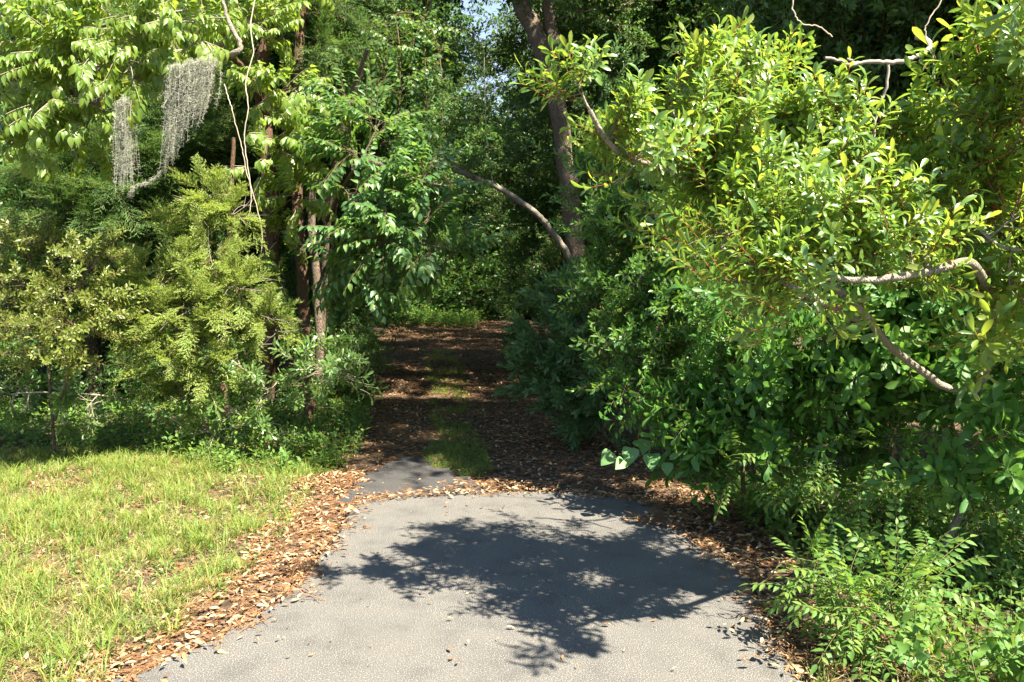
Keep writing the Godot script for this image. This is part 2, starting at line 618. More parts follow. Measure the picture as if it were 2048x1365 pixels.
# ------------------------------------------------------------------ the scene
func _ready() -> void:
	rng.seed = 7
	bumps.noise_type = FastNoiseLite.TYPE_SIMPLEX
	bumps.frequency = 0.1
	bumps.seed = 4
	patches.noise_type = FastNoiseLite.TYPE_SIMPLEX
	patches.frequency = 0.9
	patches.seed = 11

	# camera: eye 1.8 m above the drive, lens shifted down a little
	var cam := Camera3D.new()
	cam.name = "camera"
	cam.projection = Camera3D.PROJECTION_FRUSTUM
	cam.near = 0.1
	cam.far = 400.0
	cam.size = 0.1 * 1365.0 / 1700.0
	cam.frustum_offset = Vector2(0, -0.1 * 142.5 / 1700.0)
	cam.position = EYE
	add_child(cam)
	cam.current = true

	# sky, sun, exposure
	var env := Environment.new()
	env.background_mode = Environment.BG_SKY
	var sky := Sky.new()
	var sm := ProceduralSkyMaterial.new()
	sm.sky_top_color = Color(0.40, 0.51, 0.68)
	sm.sky_horizon_color = Color(0.72, 0.77, 0.81)
	sm.sky_curve = 0.2
	sm.ground_bottom_color = Color(0.2, 0.22, 0.15)
	sm.ground_horizon_color = Color(0.4, 0.45, 0.4)
	sky.sky_material = sm
	env.sky = sky
	env.tonemap_mode = Environment.TONE_MAPPER_LINEAR
	env.tonemap_exposure = 4.9
	env.background_energy_multiplier = 0.56
	env.sdfgi_enabled = true
	env.ssao_enabled = true
	env.ssil_enabled = true
	var we := WorldEnvironment.new()
	we.environment = env
	add_child(we)
	var sun := DirectionalLight3D.new()
	sun.name = "sun"
	sun.light_energy = 1.6
	sun.light_color = Color(1.0, 0.96, 0.88)
	sun.light_angular_distance = 0.5
	sun.shadow_enabled = true
	add_child(sun)
	sun.look_at_from_position(SUN * 30.0, Vector3.ZERO)

	# ---------------------------------------------------------------- materials
	var soil := rough_mat([[0.0, lin(0.03, 0.02, 0.013)], [0.45, lin(0.07, 0.047, 0.031)], [0.7, lin(0.12, 0.083, 0.055)], [1.0, lin(0.2, 0.145, 0.1)]], 1.3, 0.03, 1.2, 3)
	var asphalt := StandardMaterial3D.new()
	asphalt.albedo_texture = noise_tex(FastNoiseLite.TYPE_CELLULAR, 0.2, 1024, [[0.0, lin(0.022, 0.021, 0.02)], [0.25, lin(0.072, 0.069, 0.066)], [0.5, lin(0.13, 0.125, 0.118)], [1.0, lin(0.36, 0.345, 0.32)]], 5, 2)
	asphalt.roughness = 0.85
	asphalt.metallic_specular = 0.35
	asphalt.uv1_triplanar = true
	asphalt.uv1_world_triplanar = true
	asphalt.uv1_scale = Vector3.ONE / 1.2
	asphalt.heightmap_enabled = true
	asphalt.heightmap_scale = 0.35
	asphalt.heightmap_texture = noise_tex(FastNoiseLite.TYPE_CELLULAR, 0.2, 1024, [], 5, 2)
	asphalt.detail_enabled = true
	asphalt.detail_blend_mode = BaseMaterial3D.BLEND_MODE_MUL
	asphalt.detail_uv_layer = BaseMaterial3D.DETAIL_UV_2
	asphalt.uv2_triplanar = true
	asphalt.uv2_world_triplanar = true
	asphalt.uv2_scale = Vector3.ONE / 3.7
	asphalt.detail_albedo = noise_tex(FastNoiseLite.TYPE_SIMPLEX, 0.02, 512, [[0.0, Color(0.86, 0.86, 0.85)], [0.35, Color(0.94, 0.94, 0.935)], [0.6, Color(0.97, 0.97, 0.96)], [1.0, Color(1, 0.99, 0.97)]], 9, 6)
	var old_asphalt := asphalt.duplicate()
	old_asphalt.albedo_color = Color(0.72, 0.72, 0.74)
	var bark_brown := rough_mat([[0.0, lin(0.06, 0.045, 0.033)], [0.5, lin(0.17, 0.13, 0.095)], [1.0, lin(0.3, 0.245, 0.19)]], 0.5, 0.03, 2.0, 21, FastNoiseLite.TYPE_SIMPLEX, Vector3(3, 0.6, 3))
	var bark_red := rough_mat([[0.0, lin(0.06, 0.036, 0.025)], [0.5, lin(0.16, 0.095, 0.062)], [1.0, lin(0.28, 0.18, 0.12)]], 0.4, 0.03, 2.0, 22, FastNoiseLite.TYPE_SIMPLEX, Vector3(4, 0.4, 4))
	var bark_grey := rough_mat([[0.0, lin(0.1, 0.085, 0.065)], [0.5, lin(0.24, 0.21, 0.165)], [1.0, lin(0.42, 0.39, 0.33)]], 0.35, 0.03, 1.0, 23, FastNoiseLite.TYPE_SIMPLEX, Vector3(2, 1, 2))
	var bark_dark := rough_mat([[0.0, lin(0.03, 0.024, 0.018)], [0.6, lin(0.08, 0.062, 0.046)], [1.0, lin(0.15, 0.125, 0.1)]], 0.5, 0.03, 1.5, 24, FastNoiseLite.TYPE_SIMPLEX, Vector3(3, 0.7, 3))
	var twig_pale := plain_mat(lin(0.36, 0.31, 0.24))
	var twig_dead := plain_mat(lin(0.3, 0.26, 0.22))
	var twig_brown := plain_mat(lin(0.12, 0.085, 0.05))
	var twig_green := plain_mat(lin(0.12, 0.13, 0.05))
	var twig_red := plain_mat(lin(0.23, 0.06, 0.035), 0.6)

	var m_photinia := [leaf_mat(lin(0.105, 0.17, 0.028), lin(0.37, 0.5, 0.045), 0.34), leaf_mat(lin(0.085, 0.15, 0.028), lin(0.28, 0.42, 0.045), 0.32), leaf_mat(lin(0.06, 0.12, 0.028), lin(0.2, 0.32, 0.04), 0.32), leaf_mat(lin(0.13, 0.175, 0.03), lin(0.44, 0.52, 0.05), 0.36)]
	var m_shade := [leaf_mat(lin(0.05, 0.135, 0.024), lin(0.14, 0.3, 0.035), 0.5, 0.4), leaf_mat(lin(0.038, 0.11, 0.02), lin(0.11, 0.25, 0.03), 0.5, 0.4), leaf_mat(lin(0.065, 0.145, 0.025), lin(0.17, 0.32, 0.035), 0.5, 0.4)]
	var m_myrtle := [leaf_mat(lin(0.075, 0.145, 0.055), lin(0.13, 0.24, 0.06), 0.5, 0.45), leaf_mat(lin(0.09, 0.16, 0.06), lin(0.16, 0.27, 0.06), 0.5, 0.45), leaf_mat(lin(0.055, 0.115, 0.042), lin(0.1, 0.2, 0.05), 0.5, 0.45)]
	var m_green := [leaf_mat(lin(0.055, 0.13, 0.024), lin(0.16, 0.32, 0.035), 0.44, 0.45), leaf_mat(lin(0.075, 0.15, 0.028), lin(0.2, 0.36, 0.04), 0.44, 0.45), leaf_mat(lin(0.04, 0.1, 0.02), lin(0.12, 0.25, 0.03), 0.44, 0.45)]
	var m_laurel := [leaf_mat(lin(0.042, 0.1, 0.032), lin(0.11, 0.23, 0.04), 0.42, 0.45), leaf_mat(lin(0.055, 0.12, 0.036), lin(0.15, 0.29, 0.045), 0.42, 0.45), leaf_mat(lin(0.08, 0.145, 0.03), lin(0.22, 0.36, 0.04), 0.44, 0.45)]
	var m_dogwood := [leaf_mat(lin(0.11, 0.17, 0.025), lin(0.38, 0.5, 0.04), 0.42), leaf_mat(lin(0.09, 0.155, 0.025), lin(0.3, 0.44, 0.04), 0.42), leaf_mat(lin(0.13, 0.175, 0.03), lin(0.44, 0.52, 0.045), 0.45)]
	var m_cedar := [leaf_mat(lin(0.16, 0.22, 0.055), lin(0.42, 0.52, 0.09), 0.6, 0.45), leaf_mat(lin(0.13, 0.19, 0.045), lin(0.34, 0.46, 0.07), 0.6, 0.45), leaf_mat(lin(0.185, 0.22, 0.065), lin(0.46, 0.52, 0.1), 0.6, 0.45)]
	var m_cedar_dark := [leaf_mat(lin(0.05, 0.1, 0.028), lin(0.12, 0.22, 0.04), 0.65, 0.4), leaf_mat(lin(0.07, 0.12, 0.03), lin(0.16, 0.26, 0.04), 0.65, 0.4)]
	var m_azalea := [leaf_mat(lin(0.1, 0.13, 0.02), lin(0.22, 0.27, 0.03), 0.4), leaf_mat(lin(0.075, 0.115, 0.02), lin(0.17, 0.24, 0.03), 0.4), leaf_mat(lin(0.125, 0.14, 0.03), lin(0.28, 0.3, 0.04), 0.45)]
	var m_bay := [leaf_mat(lin(0.075, 0.14, 0.04), lin(0.16, 0.27, 0.05), 0.36), leaf_mat(lin(0.06, 0.12, 0.03), lin(0.13, 0.23, 0.04), 0.36), leaf_mat(lin(0.1, 0.15, 0.04), lin(0.22, 0.3, 0.05), 0.4)]
	var m_wood := [leaf_mat(lin(0.042, 0.095, 0.022), lin(0.12, 0.24, 0.03), 0.46, 0.42), leaf_mat(lin(0.06, 0.12, 0.026), lin(0.16, 0.29, 0.035), 0.46, 0.42), leaf_mat(lin(0.032, 0.075, 0.02), lin(0.09, 0.18, 0.028), 0.44, 0.42)]
	var m_heart := [leaf_mat(lin(0.085, 0.19, 0.055), lin(0.2, 0.38, 0.07), 0.55)]
	var m_grass := [leaf_mat(lin(0.14, 0.17, 0.03), lin(0.34, 0.4, 0.05), 0.6, 0.35), leaf_mat(lin(0.18, 0.19, 0.045), lin(0.4, 0.42, 0.08), 0.6, 0.35), leaf_mat(lin(0.1, 0.15, 0.025), lin(0.26, 0.36, 0.04), 0.55, 0.4)]
	var m_straw := [plain_mat(lin(0.36, 0.3, 0.16)), plain_mat(lin(0.28, 0.22, 0.12))]
	var m_cover := [leaf_mat(lin(0.075, 0.155, 0.028), lin(0.2, 0.36, 0.04), 0.55, 0.4), leaf_mat(lin(0.055, 0.125, 0.026), lin(0.15, 0.28, 0.04), 0.55, 0.4), leaf_mat(lin(0.1, 0.165, 0.03), lin(0.26, 0.38, 0.04), 0.55, 0.4)]
	var m_dry := [plain_mat(lin(0.33, 0.22, 0.12), 0.75), plain_mat(lin(0.4, 0.3, 0.18), 0.75), plain_mat(lin(0.21, 0.115, 0.055), 0.75), plain_mat(lin(0.27, 0.14, 0.065), 0.75), plain_mat(lin(0.15, 0.09, 0.055), 0.8)]

	# ---------------------------------------------------------------- leafy twigs of every kind
	var k_photinia := sprigs({"n": 15, "stem": 0.2, "a0": 70.0, "a1": 20.0, "l0": 0.085, "l1": 0.085, "ratio": 0.29, "prof": OBOVATE, "fold": 0.4, "curl": 0.55, "mats": m_photinia, "stem_mat": twig_red, "from": 0.05}, 5)
	var k_shade := sprigs({"n": 9, "stem": 0.14, "a0": 85.0, "a1": 35.0, "l0": 0.07, "l1": 0.09, "ratio": 0.36, "prof": OBOVATE, "fold": 0.25, "curl": 0.35, "mats": m_shade, "stem_mat": twig_brown, "from": 0.1}, 4)
	var k_myrtle := sprigs({"n": 14, "stem": 0.15, "a0": 60.0, "a1": 18.0, "l0": 0.06, "l1": 0.075, "ratio": 0.27, "prof": OBOVATE, "fold": 0.2, "curl": 0.2, "mats": m_myrtle, "stem_mat": twig_green, "from": 0.25}, 4)
	var k_green := sprigs({"n": 15, "stem": 0.2, "a0": 70.0, "a1": 25.0, "l0": 0.05, "l1": 0.045, "ratio": 0.4, "prof": LANCE, "fold": 0.3, "curl": 0.3, "mats": m_green, "stem_mat": twig_brown}, 4)
	var k_laurel := sprigs({"n": 10, "stem": 0.3, "style": "flat", "a0": 60.0, "a1": 40.0, "l0": 0.085, "l1": 0.075, "ratio": 0.48, "prof": OVATE, "fold": 0.3, "curl": 0.4, "mats": m_laurel, "stem_mat": twig_brown, "hang": 0.45, "sag": 0.15, "pet": 0.01}, 5)
	var k_dogwood := sprigs({"n": 11, "stem": 0.26, "style": "opposite", "a0": 70.0, "a1": 35.0, "l0": 0.085, "l1": 0.09, "ratio": 0.43, "prof": OVATE, "fold": 0.4, "curl": 0.6, "mats": m_dogwood, "stem_mat": twig_pale, "hang": 0.95, "sag": 0.1, "pet": 0.014, "from": 0.3}, 5)
	var k_cedar := []
	var k_cedar_dark := []
	for k in 4:
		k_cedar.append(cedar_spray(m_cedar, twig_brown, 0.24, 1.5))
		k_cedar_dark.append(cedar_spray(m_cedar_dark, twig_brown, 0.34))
	var k_azalea := sprigs({"n": 12, "stem": 0.12, "a0": 75.0, "a1": 30.0, "l0": 0.04, "l1": 0.045, "ratio": 0.38, "prof": SMALL, "fold": 0.25, "curl": 0.3, "mats": m_azalea, "stem_mat": twig_brown}, 4)
	var k_bay := sprigs({"n": 11, "stem": 0.1, "a0": 85.0, "a1": 35.0, "l0": 0.065, "l1": 0.07, "ratio": 0.28, "prof": OBOVATE, "fold": 0.3, "curl": 0.3, "mats": m_bay, "stem_mat": twig_pale, "from": 0.3}, 4)
	var k_wood := []
	var k_far := []
	for k in 4:
		k_wood.append(bough(m_wood, twig_brown, 0.42, 7, 7, 0.062, 0.42))
		k_far.append(bough(m_wood, twig_brown, 0.75, 8, 8, 0.11, 0.45))
	var k_wisteria := sprigs({"n": 13, "stem": 0.26, "style": "opposite", "a0": 75.0, "a1": 60.0, "l0": 0.05, "l1": 0.055, "ratio": 0.4, "prof": OVATE, "fold": 0.25, "curl": 0.3, "mats": m_cover, "stem_mat": twig_green, "hang": 0.15, "sag": 0.2, "pet": 0.004, "from": 0.25, "r0": 0.002, "jit": 0.15}, 5)
	var k_cover := sprigs({"n": 8, "stem": 0.1, "a0": 85.0, "a1": 45.0, "l0": 0.036, "l1": 0.03, "ratio": 0.55, "prof": SMALL, "fold": 0.2, "curl": 0.3, "mats": m_cover, "stem_mat": twig_green, "r0": 0.0015}, 5)
	var k_vine := sprigs({"n": 9, "stem": 0.3, "style": "flat", "a0": 80.0, "a1": 60.0, "l0": 0.075, "l1": 0.06, "ratio": 0.62, "prof": OVATE, "fold": 0.2, "curl": 0.3, "mats": m_laurel, "stem_mat": twig_brown, "hang": 0.7, "pet": 0.02}, 4)

	# ---------------------------------------------------------------- ground, drive and track
	var gm := MB.new()
	var gf := gm.of(soil)
	var xs := []
	var zs := []
	for k in 121:
		xs.append(-14.0 + 28.0 * k / 120.0)
		zs.append(4.0 - 36.0 * k / 120.0)
	xs.push_front(-90.0); xs.push_back(90.0)
	zs.push_front(90.0); zs.push_back(-110.0)
	for z in zs:
		for x in xs:
			gf.v.append(Vector3(x, gh(x, z), z))
	var w := xs.size()
	for j in zs.size() - 1:
		for i in w - 1:
			var a := j * w + i
			gf.i.append_array([a, a + w, a + 1, a + 1, a + w, a + w + 1])
	lone("ground", gm.mesh(), "bare brown woodland soil", "", Vector3.ZERO, "", "structure")

	var drive := PackedVector2Array([Vector2(-60, -12), Vector2(-60, 1.2), Vector2(-9, 1.6), Vector2(-4.4, 2.4), Vector2(-2.6, 3.0), Vector2(-1.65, 3.71), Vector2(-1.55, 3.85), Vector2(-1.41, 4.09), Vector2(-1.29, 4.36), Vector2(-1.20, 4.69), Vector2(-1.18, 5.10), Vector2(-1.17, 5.51), Vector2(-1.16, 5.91), Vector2(-1.18, 6.27), Vector2(-1.16, 6.51), Vector2(-0.99, 6.59), Vector2(-0.72, 6.62), Vector2(-0.45, 6.67), Vector2(-0.17, 6.74), Vector2(0.22, 6.80), Vector2(0.50, 6.75), Vector2(0.69, 6.65), Vector2(0.91, 6.54), Vector2(1.07, 6.38), Vector2(1.14, 6.10), Vector2(1.17, 5.71), Vector2(1.22, 5.44), Vector2(1.30, 5.19), Vector2(1.34, 4.90), Vector2(1.29, 4.43), Vector2(1.24, 3.97), Vector2(1.23, 3.71), Vector2(1.5, 3.0), Vector2(2.6, 2.2), Vector2(7, 1.6), Vector2(60, 1.2), Vector2(60, -12)])
	lone("driveway", flat_sheet(drive, 0.03, 0.05, asphalt, 0.03), "grey asphalt driveway apron", "", Vector3.ZERO, "", "structure")
	var worn := PackedVector2Array([Vector2(-1.27, 6.48), Vector2(-1.28, 6.80), Vector2(-1.23, 7.25), Vector2(-1.20, 7.75), Vector2(-1.01, 8.05), Vector2(-0.70, 7.75), Vector2(-0.50, 7.43), Vector2(-0.27, 7.08), Vector2(-0.06, 6.71), Vector2(-0.25, 6.51), Vector2(-0.70, 6.46), Vector2(-1.06, 6.38)])
	lone("old_pavement", flat_sheet(worn, 0.018, 0.04, old_asphalt, 0.16), "dark worn asphalt remnant beyond the driveway edge", "", Vector3.ZERO, "", "structure")

	var rr_up := func(p: Vector3, _d: float): return Transform3D(Basis(UP, rr(0, TAU)).scaled(Vector3.ONE * rr(0.7, 1.3)), p)
	var anywhere := func(_p: Vector2): return true

	# ---------------------------------------------------------------- fallen leaves
	var dry := []
	for k in 10:
		var mb := MB.new()
		var f := mb.of(m_dry[k % 5])
		add_leaf(f, Transform3D(Basis(Vector3.RIGHT, -PI / 2).rotated(Vector3.UP, rr(0, TAU)) * Basis(Vector3.UP, rr(-0.25, 0.25)), Vector3(0, 0.12, 0)), rr(0.32, 0.5), LANCE if k < 5 else OVATE, rr(0.2, 0.9), rr(-0.45, 0.5), 0.12)
		dry.append(mb.mesh())
	for k in 2:      # a few crossed straws
		var mb := MB.new()
		for j in 5:
			var a := rr(0, TAU)
			var d := Vector3(cos(a), 0, sin(a))
			var o := Vector3(rr(-0.6, 0.6), rr(0.03, 0.12), rr(-0.6, 0.6))
			tube(mb.of(m_dry[3 - k]), PackedVector3Array([o - d, o + Vector3(0, 0.1, 0.1), o + d]), 0.025, 0.02, 3)
		dry.append(mb.mesh())
	var stick := MB.new()
	for j in 2:
		var a := rr(0, TAU)
		var d := Vector3(cos(a), 0, sin(a)) * rr(0.9, 1.6)
		tube(stick.of(m_dry[2 + j]), smooth_line([-d, d * 0.1 + Vector3(rr(-0.2, 0.2), 0.1, rr(-0.2, 0.2)), d], 3), 0.05, 0.03, 4, 0.1)
	dry.append(stick.mesh())
	var lay := func(p: Vector3, d: float):
		var s := rr(0.026, 0.058)
		var b := Basis(UP, rr(0, TAU)) * Basis(Vector3.RIGHT, rr(-0.35, 0.35)) * Basis(Vector3.BACK, rr(-0.35, 0.35))
		return Transform3D(b.scaled(Vector3.ONE * s), p + Vector3(0, rr(0.003, 0.022), 0))
	var on_drive := func(p: Vector2): return inside(p, drive)
	var off_drive := func(p: Vector2): return not inside(p, drive)
	rng.seed = 31
	var litter := []
	# beside the left edge of the drive
	var left_strip := PackedVector2Array([Vector2(-1.71, 3.71), Vector2(-2.09, 3.80), Vector2(-1.85, 4.22), Vector2(-1.73, 4.78), Vector2(-1.71, 5.56), Vector2(-1.76, 6.24), Vector2(-1.84, 7.20), Vector2(-1.56, 7.95), Vector2(-1.22, 7.29), Vector2(-1.13, 6.51), Vector2(-1.15, 6.24), Vector2(-1.14, 5.50), Vector2(-1.14, 5.06), Vector2(-1.17, 4.67), Vector2(-1.26, 4.34), Vector2(-1.37, 4.05), Vector2(-1.53, 3.80)])
	litter.append_array(scatter(left_strip, 1300.0, anywhere, lay))
	# under the right-hand shrubs
	var right_strip := PackedVector2Array([Vector2(0.67, 6.88), Vector2(1.30, 7.20), Vector2(1.93, 6.88), Vector2(2.34, 5.88), Vector2(2.46, 4.78), Vector2(2.10, 4.08), Vector2(1.58, 3.71), Vector2(1.17, 3.71), Vector2(1.20, 4.03), Vector2(1.26, 4.50), Vector2(1.32, 4.94), Vector2(1.25, 5.23), Vector2(1.14, 5.61), Vector2(1.10, 6.12), Vector2(0.87, 6.51)])
	litter.append_array(scatter(right_strip, 750.0, anywhere, lay))
	# a tongue of leaves on the drive and a line along its far edge
	var tongue := PackedVector2Array([Vector2(0.76, 5.98), Vector2(0.95, 6.10), Vector2(1.18, 6.14), Vector2(1.30, 5.86), Vector2(1.17, 5.75), Vector2(0.95, 5.86)])
	litter.append_array(scatter(tongue, 1500.0, anywhere, func(p: Vector3, d: float): return lay.call(Vector3(p.x, 0.032, p.z), d)))
	var far_line := PackedVector2Array([Vector2(-1.23, 6.43), Vector2(-0.87, 6.61), Vector2(-0.49, 6.71), Vector2(-0.10, 6.80), Vector2(0.39, 6.88), Vector2(0.40, 7.08), Vector2(-0.10, 7.08), Vector2(-0.44, 7.12), Vector2(-0.58, 6.88), Vector2(-0.97, 6.74), Vector2(-1.26, 6.59)])
	litter.append_array(scatter(far_line, 700.0, anywhere, func(p: Vector3, d: float): return lay.call(Vector3(p.x, 0.03, p.z), d)))
	# the track and the wood on both sides of it
	var track := PackedVector2Array([Vector2(-1.9, 7.1), Vector2(1.4, 7.0), Vector2(1.2, 9), Vector2(0.8, 12), Vector2(0.6, 16), Vector2(0.4, 22), Vector2(-0.6, 30), Vector2(-4.2, 30), Vector2(-3.4, 22), Vector2(-2.8, 16), Vector2(-2.3, 12), Vector2(-2.1, 9)])
	litter.append_array(scatter(track, 420.0, func(p: Vector2): return not inside(p, worn) or rng.randf() < 0.4 + 0.7 * patches.get_noise_2d(p.x * 3.0, p.y * 3.0), lay))
	var floor_left := PackedVector2Array([Vector2(-12, 8), Vector2(-1.9, 7.6), Vector2(-2.3, 12), Vector2(-3, 18), Vector2(-12, 18)])
	litter.append_array(scatter(floor_left, 55.0, anywhere, lay))
	var floor_right := PackedVector2Array([Vector2(1.2, 6.8), Vector2(3.5, 4.2), Vector2(8, 4), Vector2(10, 16), Vector2(0.7, 18), Vector2(0.8, 12)])
	litter.append_array(scatter(floor_right, 70.0, anywhere, lay))
	var lawn := PackedVector2Array([Vector2(-9, 2.6), Vector2(-3.2, 2.9), Vector2(-1.80, 3.71), Vector2(-1.67, 4.08), Vector2(-1.57, 4.64), Vector2(-1.52, 5.56), Vector2(-1.59, 6.38), Vector2(-1.65, 7.29), Vector2(-1.58, 8.05), Vector2(-2.39, 8.74), Vector2(-3.57, 8.38), Vector2(-4.92, 8.16), Vector2(-9, 8.3)])
	litter.append_array(scatter(lawn, 420.0, func(p: Vector2): return patches.get_noise_2d(p.x * 1.2, p.y * 1.2) > rr(-0.6, 0.3), lay))
	# leaves blown over the rim of the drive
	for k in drive.size() - 1:
		var a := drive[k]
		var b := drive[k + 1]
		if a.y < 2.9 or b.y < 2.9:
			continue
		var nrm := Vector2((b - a).y, -(b - a).x).normalized()
		if not inside(a.lerp(b, 0.5) + nrm * 0.05, drive):
			nrm = -nrm
		for j in int(a.distance_to(b) * 110.0):
			var p := a.lerp(b, rng.randf()) + nrm * (-log(rr(0.02, 1.0)) * 0.055 - 0.03)
			litter.append(lay.call(Vector3(p.x, 0.031, -p.y), p.y))
	stuff("leaf_litter", "dry tan and brown leaves and straw covering the soil and track", dry, litter)
	# single leaves that lie apart on the open drive
	rng.seed = 77
	var apron := PackedVector2Array([Vector2(-1.33, 3.73), Vector2(-1.05, 4.78), Vector2(-0.99, 6.38), Vector2(0.60, 6.51), Vector2(1.02, 5.88), Vector2(1.23, 4.78), Vector2(1.13, 3.73)])
	var singles := scatter(apron, 18.0, anywhere, func(p: Vector3, d: float): return lay.call(Vector3(p.x, 0.031, p.z), d).scaled_local(Vector3.ONE * rr(0.35, 0.9)))
	for k in singles.size():
		var which := rng.randi() % 10
		var tone: String = ["tan", "pale straw-coloured", "dark brown", "reddish brown", "dull grey-brown"][which % 5]
		var form: String = "narrow" if which < 5 else "broad"
		var where: String = "near" if singles[k].origin.z > -4.6 else ("middle" if singles[k].origin.z > -5.6 else "far")
		var o := lone("fallen_leaf", dry[which], "single %s %s dry leaf on the open asphalt's %s part" % [form, tone, where], "leaf", Vector3.ZERO, "single dry leaves on the open asphalt")
		o.transform = singles[k]

	# ---------------------------------------------------------------- grass and ground cover
	rng.seed = 41
	var tufts := []
	for k in 8:
		var mb := MB.new()
		var coarse := k >= 5
		for j in (12 if coarse else 16):
			var f := mb.of(m_straw[j % 2] if (j % 4 == 3 and not coarse) else (m_grass[2] if coarse and j % 3 else pick(m_grass)))
			var a := rr(0, TAU)
			var o := Vector3(cos(a), 0, sin(a)) * rr(0.0, 0.05)
			var lean := Vector3(cos(a + rr(-0.8, 0.8)), 0, sin(a + rr(-0.8, 0.8)))
			var hgt := rr(0.07, 0.17) if coarse else rr(0.035, 0.11)
			var wd := (0.006 if coarse else 0.0032) * rr(0.7, 1.2)
			var sidew := lean.cross(UP).normalized()
			var prev := -1
			for t in 5:
				var u := t / 4.0
				var p := o + UP * hgt * (u - 0.25 * u * u) + lean * hgt * 0.75 * u * u
				var ww := wd * (1.0 - u * u)
				f.v.append(p - sidew * ww * 0.5)
				f.v.append(p + sidew * ww * 0.5)
				if t > 0:
					var b := f.v.size() - 4
					f.i.append_array([b, b + 2, b + 1, b + 1, b + 2, b + 3])
		tufts.append(mb.mesh())
	for k in 3:      # flattened dead grass
		var mb := MB.new()
		for j in 22:
			var a := rr(0, TAU)
			var d := Vector3(cos(a), rr(0.0, 0.35), sin(a))
			var o := Vector3(rr(-0.08, 0.08), rr(0.005, 0.02), rr(-0.08, 0.08))
			var wx := d.cross(UP).normalized() * rr(0.0012, 0.0022)
			var e := o + d * rr(0.04, 0.11)
			var f := mb.of(m_straw[j % 2] if j % 3 else m_grass[1])
			f.v.append_array([o - wx, o + wx, e + UP * 0.01])
			f.i.append_array([f.v.size() - 3, f.v.size() - 2, f.v.size() - 1])
		tufts.append(mb.mesh())
	var grassy := func(p: Vector2): return patches.get_noise_2d(p.x * 1.2, p.y * 1.2) < rr(-0.25, 0.6) and (rng.randf() < 0.3 or not inside(p, left_strip))
	var g1 := scatter(lawn, 560.0, grassy, rr_up)
	var verge := PackedVector2Array([Vector2(1.26, 3.71), Vector2(1.57, 4.08), Vector2(2.15, 4.43), Vector2(3.2, 4.2), Vector2(4, 2.6), Vector2(1.8, 2.8)])
	g1.append_array(scatter(verge, 90.0, anywhere, rr_up))
	var median := PackedVector2Array([Vector2(-0.78, 7.85), Vector2(-0.87, 8.50), Vector2(-0.79, 9.27), Vector2(-0.98, 10.20), Vector2(-1.34, 13.91), Vector2(-2.01, 19.12), Vector2(-1.34, 19.12), Vector2(-0.73, 13.91), Vector2(-0.53, 10.20), Vector2(-0.34, 9.00), Vector2(-0.19, 8.16), Vector2(-0.20, 7.56), Vector2(-0.45, 7.37)])
	g1.append_array(scatter(median, 420.0, func(p: Vector2): return (p.y < 8.9 or patches.get_noise_2d(p.x * 1.5, p.y * 0.9) > rr(-0.2, 0.5)) and not (p.y > 8.95 and p.y < 9.15), func(p: Vector3, d: float): return Transform3D(Basis(UP, rr(0, TAU)).scaled(Vector3.ONE * rr(0.5, 0.95)), p)))
	stuff("grass", "sunlit pale green grass of the verge and the strip along the track", tufts, g1)
	var covers := []
	for k in k_cover: covers.append(k.mesh)
	var tilt := func(p: Vector3, d: float): return Transform3D(Basis(UP, rr(0, TAU)) * Basis(Vector3.RIGHT, rr(0.0, 0.7)).scaled(Vector3.ONE * rr(1.0, 2.1)), p)
	var g2 := []
	var bank := PackedVector2Array([Vector2(-9, 8.0), Vector2(-5.05, 8.38), Vector2(-3.76, 8.16), Vector2(-2.77, 7.56), Vector2(-1.84, 7.37), Vector2(-1.48, 7.75), Vector2(-1.58, 9.27), Vector2(-1.93, 11.77), Vector2(-2.6, 13), Vector2(-9, 13)])
	g2.append_array(scatter(bank, 130.0, anywhere, tilt))
	g2.append_array(scatter(lawn, 110.0, anywhere, func(p: Vector3, d: float): return Transform3D(Basis(UP, rr(0, TAU)).scaled(Vector3.ONE * rr(0.4, 0.9)), p)))
	var bed := PackedVector2Array([Vector2(1.63, 6.51), Vector2(1.72, 5.46), Vector2(1.99, 5.02), Vector2(2.00, 4.37), Vector2(2.4, 3.9), Vector2(5, 3.4), Vector2(6, 7), Vector2(1.6, 7)])
	g2.append_array(scatter(bed, 230.0, func(p: Vector2): return patches.get_noise_2d(p.x * 1.6, p.y * 1.6) > -0.45, tilt))
	g2.append_array(scatter(median, 420.0, func(p: Vector2): return p.y < 10.0 and not (p.y > 8.95 and p.y < 9.15), func(p: Vector3, d: float): return Transform3D(Basis(UP, rr(0, TAU)).scaled(Vector3.ONE * rr(0.35, 0.7)), p)))
	var far_green := PackedVector2Array([Vector2(-4.8, 26.5), Vector2(-1.2, 26.5), Vector2(-1.0, 30), Vector2(-5.5, 30)])
	g2.append_array(scatter(far_green, 40.0, anywhere, func(p: Vector3, d: float): return Transform3D(Basis(UP, rr(0, TAU)).scaled(Vector3.ONE * rr(2.5, 4.5)), p)))
	stuff("ground_cover", "low leafy weeds carpeting the ground below the shrubs", covers, g2)
	print("ground done")

	plants(k_photinia, k_shade, k_myrtle, k_green, k_laurel, k_dogwood, k_cedar, k_cedar_dark, k_azalea, k_bay, k_wood, k_far, k_wisteria, k_cover, k_vine, bark_brown, bark_red, bark_grey, bark_dark, twig_pale, twig_dead, twig_brown, twig_green, m_heart, m_grass)

func tree(called: String, label: String, group: String, q: Dictionary) -> Node3D:
	var base: Vector3 = q.trunks[0][0][0]
	var r := thing(called, label, q.get("category", "tree"), base, group)
	grow(r, q)
	return r

